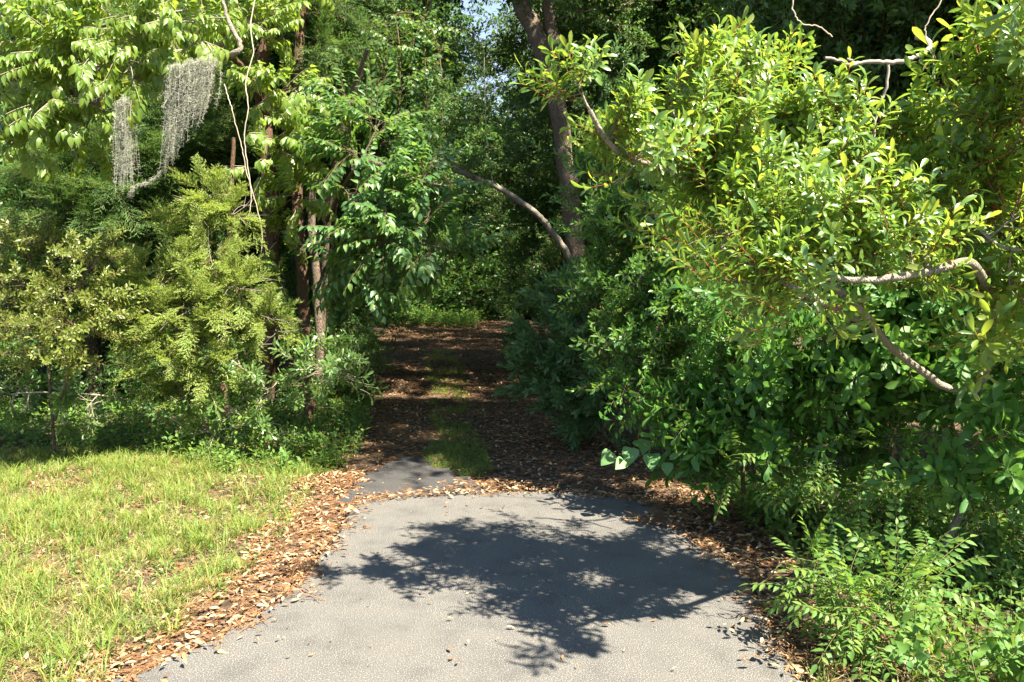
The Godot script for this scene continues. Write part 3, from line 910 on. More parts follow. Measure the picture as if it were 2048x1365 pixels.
func plants(k_photinia, k_shade, k_myrtle, k_green, k_laurel, k_dogwood, k_cedar, k_cedar_dark, k_azalea, k_bay, k_wood, k_far, k_wisteria, k_cover, k_vine, bark_brown, bark_red, bark_grey, bark_dark, twig_pale, twig_dead, twig_brown, twig_green, m_heart, m_grass) -> void:
	# ---------------------------------------------------------------- far wood that closes the view
	rng.seed = 99
	var wood := [[], [], [], []]
	for k in 30000:
		var x := rr(-20, 18)
		var d := rr(29.5, 46) - absf(x) * 0.3
		var y := pow(rr(0, 1), 1.4) * 15.0
		if y > 7.6 + 0.8 * sin(x * 2.9) + (d - 31.0) * 0.1 and absf(x + 0.6) < 2.3 and rng.randf() < 0.95:
			continue
		wood[k % 4].append(Transform3D(basis_of(rdir() + UP * 0.3, rdir()).scaled(Vector3.ONE * rr(1.1, 2.0)), Vector3(x, y, -d)))
	var fr := Node3D.new()
	fr.name = "woodland"
	add_child(fr)
	fr.set_meta("kind", "stuff")
	fr.set_meta("category", "woodland")
	fr.set_meta("label", "dark mass of distant woodland closing the end of the track")
	for k in 4:
		many("foliage", k_far[k].mesh, wood[k], fr)

	# ---------------------------------------------------------------- woodland trees
	var back := "woodland trees behind the shrubs"
	# [x, ahead, height, lean, label, sprigs, [[clump dx, y, dz, r, n] ...]]
	var list := [
		[3.6, 8.6, 10.0, 0.2, "tall dark tree straight behind the glossy yellow-green shrub", [[-0.9, 3.2, 0.6, 0.9, 260], [0.4, 3.4, 0.4, 1.0, 300], [1.4, 4.2, 0.6, 1.0, 300], [-0.7, 4.8, 1.3, 1.1, 330], [0.6, 5.4, 1.4, 1.2, 380], [-0.9, 6.6, 1.6, 1.4, 420], [0.8, 7.6, 1.6, 1.5, 420], [-0.2, 8.8, 0.8, 1.5, 420]]],
		[5.6, 7.6, 9.0, 0.2, "dark leafy tree behind the shrub's far right-hand end", [[-0.6, 2.4, 0.3, 0.9, 300], [0.2, 3.4, 0.2, 1.0, 300], [-1.0, 3.9, 0.4, 0.9, 280], [-0.2, 5.0, 0.6, 1.2, 340], [0.6, 6.5, 0.8, 1.4, 380], [-0.8, 7.6, 0.8, 1.5, 400], [-1.4, 5.2, 1.6, 1.1, 300], [-2.0, 6.6, 2.2, 1.4, 380], [-0.4, 7.8, 2.4, 1.5, 400], [-2.4, 8.4, 2.6, 1.5, 380], [0.6, 5.6, 1.8, 1.2, 300]]],
		[2.7, 13.6, 11.0, -0.1, "tall tree with dense foliage just right of the forked trunk", [[0.3, 3.3, 0.3, 1.1, 330], [0.9, 4.6, 0.2, 1.2, 360], [-0.3, 5.6, 0.4, 1.2, 360], [0.8, 6.6, 0.6, 1.4, 400], [-0.3, 7.9, 0.8, 1.6, 420], [0.6, 9.4, 0.4, 1.6, 420], [1.4, 2.0, 0.4, 1.0, 260], [-2.0, 7.8, 0.4, 1.4, 300], [-2.6, 8.6, 1.6, 1.4, 300], [-1.6, 7.4, 2.6, 1.3, 280]]],
		[5.2, 12.5, 11.0, 0.1, "broad dark tree deep in the wood behind the dead branch", [[-0.8, 2.6, 0.2, 1.3, 320], [0.6, 3.6, 0.3, 1.4, 340], [-1.0, 4.8, 0.3, 1.4, 360], [0.8, 5.8, 0.3, 1.5, 360], [-0.4, 7.4, 0.3, 1.7, 380], [0.4, 9.2, 0.0, 1.8, 380]]],
		[8.4, 11.0, 10.0, 0.2, "dark tree at the right-hand edge of the wood", [[-0.9, 2.2, 0.6, 1.4, 320], [0.4, 4.0, 0.4, 1.5, 320], [-1.0, 5.4, 0.4, 1.6, 340], [0.0, 7.4, 0.2, 1.8, 340]]],
		[1.9, 16.5, 12.0, -0.4, "dark tree along the right of the shaded track", [[-0.2, 2.0, 0.3, 1.1, 300], [-0.7, 3.4, 0.2, 1.3, 320], [0.6, 4.4, 0.2, 1.3, 320], [-0.7, 6.0, 0.2, 1.6, 360], [0.6, 7.6, 0.0, 1.7, 360], [-0.4, 9.6, 0.0, 1.8, 320], [-2.0, 9.0, 0.4, 1.6, 300], [-2.6, 9.8, -1.2, 1.6, 300], [-1.8, 8.8, 2.0, 1.5, 280]]],
		[1.6, 22.0, 12.0, -0.5, "far dark tree bending over the bend of the track from the right", [[-0.4, 1.6, 0.0, 1.3, 260], [-0.9, 3.6, 0.0, 1.6, 320], [0.6, 5.4, 0.0, 1.8, 320], [-1.2, 6.6, 0.0, 1.9, 320], [0.6, 9.4, 0.0, 2.0, 280], [-2.4, 11.0, 0.4, 1.8, 300], [-2.0, 11.6, -2.0, 1.8, 300], [-2.2, 10.6, 2.4, 1.7, 300]]],
		[5.6, 17.6, 12.0, 0.0, "dark tree deep in the wood right of the shaded track", [[-0.6, 2.6, 0.2, 1.5, 300], [0.6, 4.2, 0.2, 1.6, 320], [-0.8, 5.8, 0.2, 1.8, 340], [0.6, 7.6, 0.0, 1.9, 340], [-0.4, 9.6, 0.0, 2.0, 300]]],
		[5.4, 23.0, 13.0, 0.0, "dark tree far back in the wood right of the bend", [[-0.8, 2.4, 0.2, 1.8, 300], [0.6, 4.6, 0.2, 2.0, 320], [-0.8, 6.8, 0.2, 2.1, 320], [0.4, 9.2, 0.0, 2.2, 300], [-0.6, 11.0, 0.0, 2.0, 240]]],
		[9.0, 15.5, 12.0, 0.0, "dark tree deep in the wood behind the large-leaved shrub", [[-0.6, 2.6, 0.2, 1.8, 300], [0.6, 4.6, 0.2, 1.9, 300], [-0.8, 6.8, 0.2, 2.0, 300], [0.0, 9.2, 0.0, 2.1, 280]]],
		[-4.6, 16.0, 12.0, 0.3, "dark tree along the left of the shaded track", [[0.6, 1.8, 0.3, 1.2, 300], [1.2, 3.2, 0.2, 1.4, 340], [-0.4, 4.2, 0.2, 1.4, 320], [1.2, 5.4, 0.2, 1.6, 360], [-0.2, 7.0, 0.0, 1.7, 360], [0.9, 8.8, 0.0, 1.8, 320], [2.4, 9.2, 0.4, 1.6, 300], [3.0, 9.8, -1.6, 1.6, 300]]],
		[-4.9, 22.5, 12.0, 0.3, "far tree over the bend of the track from the left", [[0.6, 1.6, 0.0, 1.5, 280], [1.2, 3.8, 0.0, 1.7, 320], [0.0, 6.0, 0.0, 2.0, 320], [1.0, 8.0, 0.0, 2.0, 300], [-0.6, 10.0, 0.0, 2.0, 260], [2.2, 11.4, 0.4, 1.8, 300], [2.6, 11.8, -2.0, 1.8, 300]]],
		[-3.6, 12.6, 11.0, 0.1, "leafy tree between the reddish trunks and the track", [[0.4, 3.6, 0.3, 1.0, 330], [-0.6, 4.4, 0.4, 1.2, 360], [0.8, 5.2, 0.4, 1.2, 360], [0.2, 6.6, 0.4, 1.5, 380], [1.0, 8.0, 0.2, 1.6, 360], [-0.6, 8.6, 0.2, 1.6, 340], [1.9, 7.2, 0.2, 1.4, 300], [2.6, 8.2, -0.6, 1.4, 300], [1.6, 7.0, -1.8, 1.3, 260]]],
		[-6.6, 12.8, 11.0, 0.0, "dark tree behind the feathery cedar", [[0.5, 1.4, 0.4, 1.3, 320], [-0.8, 2.6, 0.5, 1.3, 320], [0.9, 3.2, 0.4, 1.3, 320], [0.0, 4.6, 0.4, 1.5, 340], [1.0, 5.8, 0.2, 1.6, 340], [-0.8, 7.0, 0.2, 1.8, 340]]],
		[-9.4, 12.0, 10.0, 0.1, "dark tree in the wood at the far left-hand side", [[0.6, 1.5, 0.5, 1.4, 320], [-0.5, 3.0, 0.5, 1.5, 320], [0.8, 4.2, 0.4, 1.5, 320], [0.0, 6.0, 0.2, 1.8, 340]]],
	]
	for a in list:
		var b := Vector3(a[0], 0, -a[1])
		var tr := [b, b + Vector3(a[3] * 0.4, a[2] * 0.3, 0.1), b + Vector3(a[3] * 0.2 - 0.15, a[2] * 0.65, 0), b + Vector3(a[3], a[2], 0)]
		var cl := []
		for c in a[5]:
			cl.append([b + Vector3(c[0], c[1], c[2]), Vector3(c[3], c[3] * 0.8, c[3]), c[4]])
		tree("woodland_tree", a[4], back, {"trunks": [[tr, 0.14, 0.04]], "bark": bark_dark, "clumps": cl, "sprigs": k_wood, "leaf_name": "crown", "open": true, "dense": 1.6, "up": 0.2, "out": 0.5, "jit": 0.7, "per": 4, "no_twigs": true, "smin": 0.85, "smax": 1.4})
	print("wood done")

	# ---------------------------------------------------------------- forked tree right of the track and its arching limb
	tree("forked_tree", "tall forked tree leaning left beside the track with a bent limb", "", {"trunks": [
		[[Vector3(1.03, -0.21, -11.80), Vector3(0.94, 1.38, -11.80), Vector3(0.87, 2.22, -11.80), Vector3(0.75, 3.26, -11.80), Vector3(0.61, 4.16, -11.80), Vector3(0.49, 4.65, -11.80), Vector3(0.31, 5.13, -11.80), Vector3(0.11, 5.55, -11.80), Vector3(-0.17, 6.38, -11.80)], 0.135, 0.12],
		[[Vector3(0.56, 4.44, -11.80), Vector3(0.59, 4.95, -11.90), Vector3(0.52, 5.40, -12.00), Vector3(0.54, 6.46, -12.00)], 0.1, 0.08],
		[[Vector3(0.96, 1.39, -11.70), Vector3(0.79, 1.94, -11.60), Vector3(0.55, 2.31, -11.50), Vector3(0.34, 2.54, -11.40), Vector3(0.04, 2.76, -11.30), Vector3(-0.26, 2.92, -11.20), Vector3(-0.55, 3.03, -11.10), Vector3(-0.77, 3.11, -11.00)], 0.05, 0.035, bark_grey],
		[[Vector3(-0.48, 3.00, -11.10), Vector3(-0.62, 3.13, -11.20), Vector3(-0.81, 3.23, -11.30)], 0.035, 0.02, bark_grey]],
		"bark": bark_brown, "clumps": [[Vector3(-1.00, 3.22, -11.00), 0.35, 60], [Vector3(0.40, 6.39, -12.00), 0.8, 130], [Vector3(1.23, 5.44, -11.90), 0.5, 70]], "sprigs": k_wood, "leaf_name": "crown", "open": true, "per": 4, "no_twigs": true})

	# ---------------------------------------------------------------- right side: shrubs
	tree("glossy_shrub", "big sunlit glossy yellow-green shrub with red twigs overhanging the driveway", "", {"category": "shrub", "wood_name": "stems", "trunks": [
		[[Vector3(2.6, 0, -5.2), Vector3(2.72, 0.95, -4.79), Vector3(2.32, 1.18, -4.61), Vector3(2.00, 1.38, -4.44), Vector3(1.45, 1.67, -3.64), Vector3(1.23, 1.94, -3.91), Vector3(1.03, 2.13, -4.11), Vector3(0.75, 2.27, -4.05), Vector3(0.47, 2.34, -3.82), Vector3(0.34, 2.50, -3.72)], 0.024, 0.012],
		[[Vector3(2.56, 1.08, -4.70), Vector3(2.42, 1.52, -4.26), Vector3(2.00, 1.82, -3.68), Vector3(1.73, 1.79, -3.52), Vector3(1.45, 1.76, -3.44), Vector3(1.26, 1.77, -3.42)], 0.028, 0.012],
		[[Vector3(1.71, 1.55, -4.18), Vector3(1.22, 1.68, -3.41), Vector3(1.09, 1.76, -3.46), Vector3(0.99, 1.83, -3.55), Vector3(0.90, 1.90, -3.66)], 0.018, 0.008],
		[[Vector3(1.33, 1.82, -3.78), Vector3(1.27, 2.13, -4.02), Vector3(1.20, 2.44, -4.20), Vector3(1.19, 2.72, -4.35), Vector3(1.06, 2.90, -4.35)], 0.018, 0.005],
		[[Vector3(1.74, 1.79, -3.54), Vector3(1.84, 2.13, -3.98), Vector3(1.73, 2.49, -4.36), Vector3(1.62, 2.64, -4.20)], 0.016, 0.005]],
		"bark": bark_grey, "clumps": [
		[Vector3(0.29, 2.59, -3.72), 0.13, 30], [Vector3(0.43, 2.43, -3.82), 0.17, 48], [Vector3(0.60, 2.34, -3.82), 0.216, 60], [Vector3(1.04, 2.91, -4.35), 0.126, 26], [Vector3(0.80, 2.68, -4.05), 0.198, 46], [Vector3(1.10, 2.70, -4.35), 0.216, 60], [Vector3(1.37, 2.82, -4.35), 0.144, 34],
		[Vector3(0.86, 2.44, -4.05), 0.252, 84], [Vector3(1.18, 2.47, -4.20), 0.252, 90], [Vector3(1.40, 2.52, -4.20), 0.198, 60], [Vector3(1.62, 2.52, -4.20), 0.180, 46], [Vector3(0.96, 2.21, -4.10), 0.252, 92], [Vector3(1.21, 2.20, -4.00), 0.270, 110], [Vector3(1.51, 2.23, -4.03), 0.270, 110], [Vector3(1.85, 2.37, -4.21), 0.234, 70],
		[Vector3(1.72, 2.07, -3.87), 0.252, 84], [Vector3(0.97, 1.96, -3.79), 0.252, 84], [Vector3(1.20, 1.93, -3.67), 0.270, 110], [Vector3(1.46, 1.93, -3.67), 0.270, 100], [Vector3(1.67, 1.84, -3.61), 0.216, 64], [Vector3(0.87, 2.06, -4.04), 0.252, 70], [Vector3(0.99, 1.74, -3.53), 0.234, 70], [Vector3(1.19, 1.68, -3.46), 0.234, 70], [Vector3(2.18, 2.41, -4.33), 0.252, 70],
		[Vector3(1.21, 2.10, -4.31), 0.40, 60], [Vector3(1.71, 2.08, -4.30), 0.42, 70], [Vector3(2.11, 2.08, -4.30), 0.42, 70], [Vector3(1.02, 2.37, -4.59), 0.36, 50], [Vector3(1.56, 2.39, -4.59), 0.36, 50]],
		"sprigs": k_photinia, "up": 1.25, "out": 0.25, "jit": 0.4, "per": 4, "dense": 0.6, "twig": 0.0035, "own": 300, "smin": 0.62, "smax": 1.0})
	tree("large_leaved_shrub", "close large-leaved shrub with upright twigs at the photo's right edge", "", {"category": "shrub", "wood_name": "stems", "trunks": [
		[[Vector3(3.3, 0, -5.0), Vector3(3.04, 1.39, -4.40), Vector3(2.51, 2.01, -3.90), Vector3(2.25, 2.43, -3.70), Vector3(2.15, 2.82, -3.60), Vector3(2.03, 3.04, -3.50)], 0.035, 0.008], [[Vector3(2.60, 1.94, -4.00), Vector3(2.23, 1.89, -3.80), Vector3(2.07, 2.00, -3.80)], 0.014, 0.006], [[Vector3(2.7, 2.2, -4.0), Vector3(2.5, 2.9, -3.4), Vector3(2.1, 2.95, -2.9), Vector3(1.75, 2.85, -2.65)], 0.012, 0.004]],
		"bark": bark_grey, "clumps": [[Vector3(2.09, 2.65, -3.80), 0.17, 34], [Vector3(2.11, 2.67, -3.60), 0.16, 34], [Vector3(2.03, 2.51, -3.90), 0.15, 28], [Vector3(2.12, 2.28, -3.90), 0.22, 44], [Vector3(2.19, 2.32, -3.70), 0.24, 56], [Vector3(2.19, 2.02, -3.70), 0.22, 46], [Vector3(2.12, 1.94, -3.90), 0.2, 36], [Vector3(2.23, 1.71, -3.80), 0.22, 46], [Vector3(2.27, 1.47, -4.00), 0.24, 40], [Vector3(2.34, 2.54, -3.70), 0.3, 60], [Vector3(2.51, 1.89, -3.90), 0.35, 70], [Vector3(1.7, 2.85, -2.62), 0.17, 22], [Vector3(3.3, 2.2, -4.2), 0.4, 70], [Vector3(3.9, 2.2, -3.7), 0.45, 80], [Vector3(3.9, 3.0, -3.6), 0.45, 80], [Vector3(4.6, 2.6, -3.7), 0.5, 80], [Vector3(3.5, 1.5, -4.1), 0.4, 70], [Vector3(3.3, 1.6, -4.6), 0.45, 80], [Vector3(3.6, 2.4, -4.6), 0.5, 90], [Vector3(3.2, 3.0, -4.7), 0.45, 80], [Vector3(4.2, 1.8, -4.8), 0.5, 90], [Vector3(4.4, 2.7, -4.8), 0.5, 90], [Vector3(3.9, 3.3, -5.0), 0.5, 80], [Vector3(3.7, 1.0, -4.9), 0.4, 60], [Vector3(5.0, 2.2, -5.2), 0.6, 90], [Vector3(4.9, 3.2, -5.2), 0.6, 90]],
		"sprigs": k_photinia, "up": 1.1, "out": 0.3, "jit": 0.4, "per": 4, "dense": 0.62, "twig": 0.0035, "own": 150, "smin": 0.85, "smax": 1.25})
	tree("small_leaved_shrub", "dense medium-green small-leaved shrub between the track and the glossy shrub", "", {"category": "shrub", "wood_name": "stems", "trunks": [
		[[Vector3(1.5, 0, -7.4), Vector3(1.47, 0.70, -7.20), Vector3(1.28, 1.55, -7.10), Vector3(1.10, 2.25, -7.00)], 0.03, 0.01], [[Vector3(1.45, 0, -7.3), Vector3(1.24, 0.91, -6.90), Vector3(0.88, 1.56, -6.90)], 0.02, 0.008]],
		"bark": bark_brown, "clumps": [[Vector3(0.75, 2.52, -7.20), 0.3, 90], [Vector3(1.00, 2.25, -6.90), 0.36, 130], [Vector3(1.22, 2.36, -6.80), 0.36, 120], [Vector3(0.77, 2.01, -7.00), 0.32, 100], [Vector3(1.09, 1.80, -6.70), 0.38, 150], [Vector3(0.80, 1.56, -6.90), 0.34, 120], [Vector3(1.17, 1.42, -6.50), 0.38, 150], [Vector3(0.96, 1.10, -6.60), 0.34, 120], [Vector3(1.42, 1.72, -6.40), 0.4, 130], [Vector3(1.47, 1.13, -6.30), 0.38, 130]],
		"sprigs": k_green, "up": 0.35, "out": 0.4, "jit": 0.5, "per": 6, "twig": 0.003, "smin": 1.0, "smax": 1.4})
	tree("bluish_shrub", "shaded blue-green shrub with narrow leaves at the track's right edge", "", {"category": "shrub", "wood_name": "stems", "trunks": [
		[[Vector3(1.22, 0, -9.3), Vector3(1.20, 0.39, -9.20), Vector3(1.08, 0.94, -9.10), Vector3(0.83, 1.48, -9.00)], 0.03, 0.012], [[Vector3(1.18, 0, -9.2), Vector3(1.16, 0.35, -9.10), Vector3(0.71, 0.96, -8.90)], 0.024, 0.01]],
		"bark": bark_brown, "clumps": [[Vector3(0.46, 1.48, -9.00), 0.26, 60], [Vector3(0.77, 1.43, -9.00), 0.36, 110], [Vector3(0.35, 1.07, -8.90), 0.3, 90], [Vector3(0.80, 0.98, -8.70), 0.4, 140], [Vector3(0.29, 0.71, -8.80), 0.28, 80], [Vector3(0.64, 0.52, -8.70), 0.36, 120], [Vector3(1.01, 1.28, -8.80), 0.36, 100], [Vector3(1.03, 0.70, -8.50), 0.34, 90], [Vector3(0.85, 0.16, -8.70), 0.3, 70]],
		"sprigs": k_myrtle, "up": 0.55, "out": 0.45, "jit": 0.35, "per": 6, "twig": 0.003, "smin": 1.1, "smax": 1.5})
	tree("bay_tree", "slender blue-green narrow-leaved tree behind the forked trunk", "", {"trunks": [
		[[Vector3(1.6, 0, -12.9), Vector3(1.43, 1.35, -12.77), Vector3(1.24, 2.84, -12.65), Vector3(1.31, 4.33, -12.65)], 0.04, 0.015]],
		"bark": bark_brown, "clumps": [[Vector3(0.42, 4.24, -12.77), 0.42, 90], [Vector3(0.93, 4.23, -12.52), 0.4, 80], [Vector3(0.12, 3.62, -12.90), 0.4, 80], [Vector3(0.65, 3.53, -12.77), 0.4, 70], [Vector3(1.21, 3.77, -12.40), 0.42, 90], [Vector3(1.62, 3.94, -12.15), 0.42, 110], [Vector3(2.00, 3.83, -11.90), 0.42, 110], [Vector3(1.16, 3.21, -12.65), 0.4, 70], [Vector3(1.50, 4.64, -12.40), 0.4, 80]],
		"sprigs": k_myrtle, "leaf_name": "crown", "up": 0.4, "out": 0.4, "jit": 0.5, "per": 6, "twig": 0.003, "smin": 1.1, "smax": 1.6})
	# shaded understorey below the overhanging shrub
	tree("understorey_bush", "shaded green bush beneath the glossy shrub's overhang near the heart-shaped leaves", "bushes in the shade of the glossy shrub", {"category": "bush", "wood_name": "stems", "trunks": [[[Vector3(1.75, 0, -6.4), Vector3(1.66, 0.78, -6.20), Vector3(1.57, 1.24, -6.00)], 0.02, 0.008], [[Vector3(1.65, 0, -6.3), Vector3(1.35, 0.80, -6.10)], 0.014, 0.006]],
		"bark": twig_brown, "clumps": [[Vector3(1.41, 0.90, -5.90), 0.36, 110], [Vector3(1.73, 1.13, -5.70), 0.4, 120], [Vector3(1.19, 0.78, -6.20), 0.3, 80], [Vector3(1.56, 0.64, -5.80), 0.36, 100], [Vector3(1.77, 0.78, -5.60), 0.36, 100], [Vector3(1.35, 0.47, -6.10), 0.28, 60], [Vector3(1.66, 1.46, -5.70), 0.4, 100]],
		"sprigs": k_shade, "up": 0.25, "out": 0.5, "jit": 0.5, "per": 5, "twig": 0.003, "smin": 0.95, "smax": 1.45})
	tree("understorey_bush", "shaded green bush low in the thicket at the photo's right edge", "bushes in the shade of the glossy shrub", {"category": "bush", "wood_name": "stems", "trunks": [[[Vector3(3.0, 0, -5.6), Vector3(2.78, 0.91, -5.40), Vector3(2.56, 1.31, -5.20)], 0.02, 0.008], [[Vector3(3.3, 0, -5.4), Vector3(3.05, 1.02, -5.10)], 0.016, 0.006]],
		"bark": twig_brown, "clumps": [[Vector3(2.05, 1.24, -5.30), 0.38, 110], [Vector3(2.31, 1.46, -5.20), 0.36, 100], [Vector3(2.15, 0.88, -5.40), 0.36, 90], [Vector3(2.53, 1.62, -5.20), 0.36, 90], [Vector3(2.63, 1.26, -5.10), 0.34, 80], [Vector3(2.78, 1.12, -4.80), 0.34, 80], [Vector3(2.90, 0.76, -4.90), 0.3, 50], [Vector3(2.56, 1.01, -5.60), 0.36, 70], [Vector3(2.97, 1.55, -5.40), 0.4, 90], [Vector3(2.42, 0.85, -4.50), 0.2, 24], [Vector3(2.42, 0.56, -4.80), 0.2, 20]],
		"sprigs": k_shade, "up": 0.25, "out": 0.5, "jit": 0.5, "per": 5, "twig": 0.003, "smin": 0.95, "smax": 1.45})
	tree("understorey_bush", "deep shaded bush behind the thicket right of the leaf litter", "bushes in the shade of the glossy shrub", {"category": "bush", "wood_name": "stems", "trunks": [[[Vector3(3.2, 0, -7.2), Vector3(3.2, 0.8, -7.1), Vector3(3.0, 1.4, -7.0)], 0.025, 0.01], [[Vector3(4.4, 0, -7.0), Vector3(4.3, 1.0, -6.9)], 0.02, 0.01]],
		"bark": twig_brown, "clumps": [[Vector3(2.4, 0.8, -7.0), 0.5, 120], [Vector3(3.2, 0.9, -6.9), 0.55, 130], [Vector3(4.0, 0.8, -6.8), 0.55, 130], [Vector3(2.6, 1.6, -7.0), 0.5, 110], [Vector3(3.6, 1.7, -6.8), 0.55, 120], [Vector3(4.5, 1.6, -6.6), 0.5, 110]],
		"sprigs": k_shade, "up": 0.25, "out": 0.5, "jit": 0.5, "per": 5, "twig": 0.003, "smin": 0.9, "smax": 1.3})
	tree("creeper", "compound-leaved creeper trailing in the shade below the glossy shrub", "", {"category": "vine", "wood_name": "stems", "trunks": [[[Vector3(1.9, 0, -5.9), Vector3(1.93, 0.68, -5.60), Vector3(2.08, 0.78, -5.40), Vector3(2.31, 0.70, -5.20)], 0.006, 0.003], [[Vector3(1.8, 0, -5.9), Vector3(1.60, 0.39, -5.70), Vector3(1.45, 0.47, -5.80)], 0.005, 0.003]],
		"bark": twig_green, "clumps": [[Vector3(1.92, 0.68, -5.30), 0.22, 16], [Vector3(2.19, 0.70, -5.20), 0.22, 16], [Vector3(1.70, 0.56, -5.40), 0.2, 12], [Vector3(1.50, 0.45, -5.60), 0.2, 12], [Vector3(2.33, 0.87, -5.10), 0.2, 12], [Vector3(1.04, 0.89, -6.20), 0.16, 10], [Vector3(2.07, 0.45, -5.20), 0.2, 12], [Vector3(2.52, 0.56, -5.00), 0.2, 12]],
		"sprigs": k_wisteria, "flat": true, "up": 0.0, "out": 0.6, "jit": 0.4, "per": 2, "twig": 0.002, "own": 150})
	tree("compound_plant", "bright compound-leaved plant beside the litter at the driveway's right edge", "", {"category": "plant", "wood_name": "stems", "trunks": [[[Vector3(1.57, 0.01, -3.95), Vector3(1.55, 0.20, -3.95), Vector3(1.50, 0.36, -4.00)], 0.006, 0.003], [[Vector3(1.64, 0.03, -3.90), Vector3(1.73, 0.29, -3.90)], 0.005, 0.003]],
		"bark": twig_green, "clumps": [[Vector3(1.43, 0.34, -4.15), 0.12, 17], [Vector3(1.57, 0.36, -4.00), 0.13, 23], [Vector3(1.76, 0.36, -3.95), 0.13, 20], [Vector3(1.53, 0.26, -3.85), 0.14, 27], [Vector3(1.71, 0.24, -3.80), 0.13, 20], [Vector3(1.45, 0.25, -4.00), 0.12, 17], [Vector3(1.56, 0.17, -3.70), 0.12, 13], [Vector3(1.94, 0.36, -4.00), 0.11, 13]],
		"sprigs": k_wisteria, "flat": true, "up": 0.35, "out": 0.5, "jit": 0.4, "per": 2, "twig": 0.002, "own": 290, "smin": 0.75, "smax": 1.1})
	# sunlit weeds in the corner
	var spots := [[1.75, 3.75, "first"], [1.95, 3.55, "x"], [2.15, 3.7, "x"], [2.1, 3.4, "x"], [2.3, 3.55, "x"], [1.85, 3.35, "x"]]
	var said := ["sunlit leafy weed nearest the compound-leaved plant", "sunlit leafy weed low at the photo's bottom edge", "tall sunlit leafy weed behind the corner clump", "sunlit leafy weed in the bottom right corner", "sunlit leafy weed cut by the photo's right edge", "small sunlit weed among grass at the photo's bottom edge"]
	for k in spots.size():
		var b := Vector3(spots[k][0], gh(spots[k][0], -spots[k][1]), -spots[k][1])
		tree("weed", said[k], "sunlit weeds in the right-hand corner", {"category": "weed", "wood_name": "stems", "trunks": [[[b, b + Vector3(0.02, 0.1, 0), b + Vector3(rr(-0.03, 0.03), 0.2, 0.0)], 0.003, 0.002]], "bark": twig_green, "clumps": [[b + Vector3(0, 0.14, 0), Vector3(0.13, 0.1, 0.13), 18]], "sprigs": k_cover, "up": 0.7, "out": 0.4, "jit": 0.4, "per": 3, "twig": 0.0015, "smin": 1.2, "smax": 2.0, "own": 60})
	# heart-leaved vine by the corner of the drive
	var hr := thing("heart_leaved_vine", "vine with broad heart-shaped pale green leaves beside the driveway's far corner", "vine", Vector3(1.2, 0, -6.5))
	rng.seed = 5
	var hm := MB.new()
	add_leaf(hm.of(m_heart[0]), Transform3D.IDENTITY, 0.95, HEART, 0.18, 0.25)
	var hl := hm.mesh()
	var hs := MB.new()
	for a in [[Vector3(0.71, 0.48, -6.10), 0.12, -0.7], [Vector3(0.85, 0.52, -6.05), 0.13, -0.2], [Vector3(0.78, 0.46, -5.95), 0.1, -0.5], [Vector3(0.99, 0.49, -6.00), 0.13, 0.1], [Vector3(1.14, 0.51, -6.10), 0.11, 0.5], [Vector3(0.97, 0.55, -6.20), 0.11, -0.1], [Vector3(1.25, 0.45, -6.05), 0.11, 0.3], [Vector3(1.09, 0.44, -5.95), 0.09, -0.2]]:
		var o := MeshInstance3D.new()
		o.name = "leaf"
		o.mesh = hl
		hr.add_child(o, true)
		var p: Vector3 = a[0]
		o.transform = Transform3D(basis_of(Vector3(a[2], -0.6, 0.6) + rdir() * 0.25, Vector3(0, 0.75, 0.6) + rdir() * 0.35).scaled(Vector3.ONE * a[1]), p - hr.position)
		tube(hs.of(twig_green), bezier(p, p + Vector3(0.06, 0.02, -0.12), Vector3(1.2 + rr(-0.05, 0.1), p.y - 0.05, -6.75), 4), 0.002, 0.0025, 3)
	tube(hs.of(twig_green), smooth_line([Vector3(1.3, -0.02, -6.8), Vector3(1.22, 0.25, -6.78), Vector3(1.2, 0.5, -6.75), Vector3(1.3, 0.6, -6.7)], 4), 0.004, 0.002, 4)
	part("stem", hs.mesh(), hr)
	print("right done")

	# ---------------------------------------------------------------- left side
	tree("vine_clad_tree", "reddish vine-clad trunk bearing bright leaf clusters, tallest at the left of the track", "", {"trunks": [
		[[Vector3(-2.95, 0, -10.2), Vector3(-2.92, 0.49, -10.10), Vector3(-2.82, 1.45, -10.00), Vector3(-2.85, 2.62, -10.00), Vector3(-2.91, 3.51, -10.00), Vector3(-2.94, 4.21, -10.00), Vector3(-2.84, 4.65, -10.00), Vector3(-2.64, 5.04, -10.00), Vector3(-2.38, 5.68, -10.00)], 0.1, 0.07],
		[[Vector3(-2.91, 3.56, -10.00), Vector3(-2.93, 3.92, -9.60), Vector3(-3.00, 4.07, -9.20), Vector3(-3.23, 4.13, -8.80)], 0.05, 0.02]],
		"bark": bark_red, "clumps": [[Vector3(-2.57, 4.45, -9.40), 0.4, 50], [Vector3(-2.84, 4.51, -9.20), 0.4, 50], [Vector3(-2.40, 3.79, -9.40), 0.4, 50], [Vector3(-2.73, 3.69, -9.20), 0.35, 40], [Vector3(-2.34, 3.40, -9.40), 0.4, 50], [Vector3(-2.51, 3.15, -9.20), 0.35, 40], [Vector3(-2.67, 2.88, -9.20), 0.25, 24], [Vector3(-2.34, 2.63, -9.40), 0.3, 30], [Vector3(-2.62, 5.19, -9.60), 0.6, 70], [Vector3(-3.05, 4.94, -9.20), 0.6, 60], [Vector3(-2.59, 1.68, -9.80), 0.25, 20], [Vector3(-2.67, 2.15, -9.80), 0.2, 16]],
		"sprigs": k_dogwood, "leaf_name": "crown", "flat": true, "up": -0.1, "out": 0.6, "jit": 0.4, "per": 4, "twig": 0.003, "smin": 0.9, "smax": 1.35})
